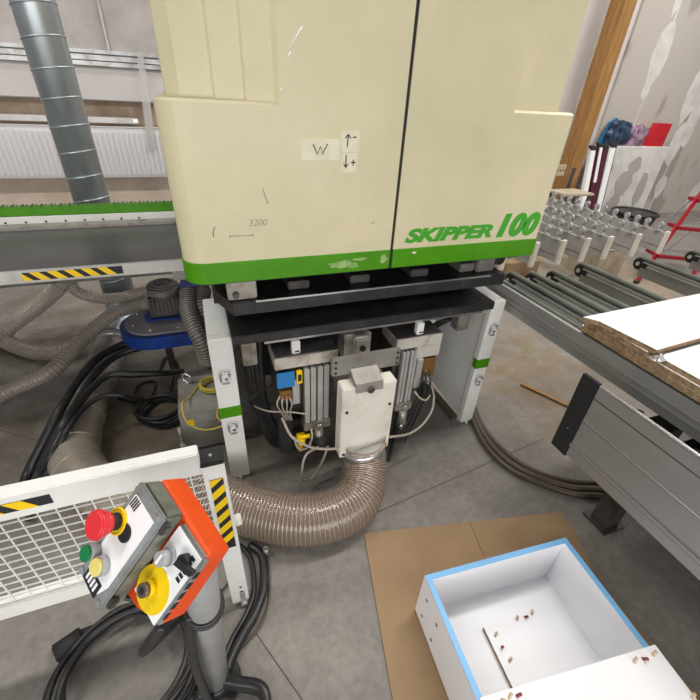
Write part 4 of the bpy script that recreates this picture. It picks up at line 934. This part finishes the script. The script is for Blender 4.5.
def at_z(z): return LF+(LT-LF)*(z/LT.z)
for z, dpt in ((.27,.24), (.53,.20), (.79,.18)):
    c = at_z(z); wd = .56-.16*z/LT.z
    a0 = c-RD*.02-BD*.06; a1 = c+RD*(wd+.02)-BD*.06
    b = MB(); m0 = (a0+a1)/2-BD*.035
    b.prism([a0, m0, a1, a1+BD*dpt, a0+BD*dpt], (0,0,-.035)); t = part(b, 'tread', 'ladder', ld)
    b = MB(); b.prism([a0+RD*.03+BD*.02+Vector((0,0,.0005)), m0+BD*.025+Vector((0,0,.0005)), a1-RD*.03+BD*.02+Vector((0,0,.0005)), a1-RD*.03+BD*(dpt-.02)+Vector((0,0,.0005)), a0+RD*.03+BD*(dpt-.02)+Vector((0,0,.0005))], (0,0,.003)); part(b, 'grip_mat', 'grit', t)
RB = LF+BD*.62+RD*.05
bar(RB, LT-RD*.0+Vector((0,0,-.05))+BD*.03, .009, 'steel', 'rear_rail', ld)
bar(RB+RD*.46, LT+RD*.38+Vector((0,0,-.05))+BD*.03, .009, 'steel', 'rear_rail', ld)
bar(at_z(.3)+BD*.1, at_z(.55)+BD*.42-Vector((0,0,.25)), .006, 'steel', 'folding_stay', ld)
b = MB(); b.cyl(LF,LF+Vector((0,0,.03)),.03,10); part(b, 'rubber_foot', 'rubber', ld)
b = MB(); b.cyl(LF+RD*.56,LF+RD*.56+Vector((0,0,.03)),.03,10); part(b, 'rubber_foot', 'rubber', ld)

# ------------------------------------------------------------------ camera, light
cam = bpy.data.cameras.new('camera'); cam.sensor_width = 36; cam.lens = F/700*36; cam.clip_start = .02
co_ = bpy.data.objects.new('camera', cam); C.objects.link(co_)
Rm = Matrix((AX, AY, AZ)); co_.matrix_world = Matrix.Translation(CAM) @ Rm.to_4x4()
bpy.context.scene.camera = co_
def area(name, loc, sx, sy, power, rot=(0,0,0), col=(1,.965,.92)):
    l = bpy.data.lights.new(name, 'AREA'); l.shape = 'RECTANGLE'; l.size = sx; l.size_y = sy; l.energy = power; l.color = col
    o = bpy.data.objects.new(name, l); C.objects.link(o); o.location = loc; o.rotation_euler = rot
for x, k in ((-2.6, .75), (2.3, 1.15), (6.2, 1.3)):
    for y, p in ((-2.4, 22), (1.3, 130), (3.6, 60)):
        area('hall_lamp', (x, y, 5.2), .35, 2.4, p*k, (0,0,PI/2))
# soft fill light added behind the viewer to brighten upright faces
area('front_fill', (-1.2, -3.4, 1.25), 6.5, 1.8, 205, (PI/2,0,0), (1,.985,.965))
w = bpy.data.worlds.new('world'); bpy.context.scene.world = w; w.use_nodes = True
w.node_tree.nodes['Background'].inputs[0].default_value = (.93,.96,1,1); w.node_tree.nodes['Background'].inputs[1].default_value = .28
sc_ = bpy.context.scene
sc_.view_settings.view_transform = 'Standard'; sc_.view_settings.look = 'None'; sc_.view_settings.gamma = 1; sc_.view_settings.exposure = -0.27
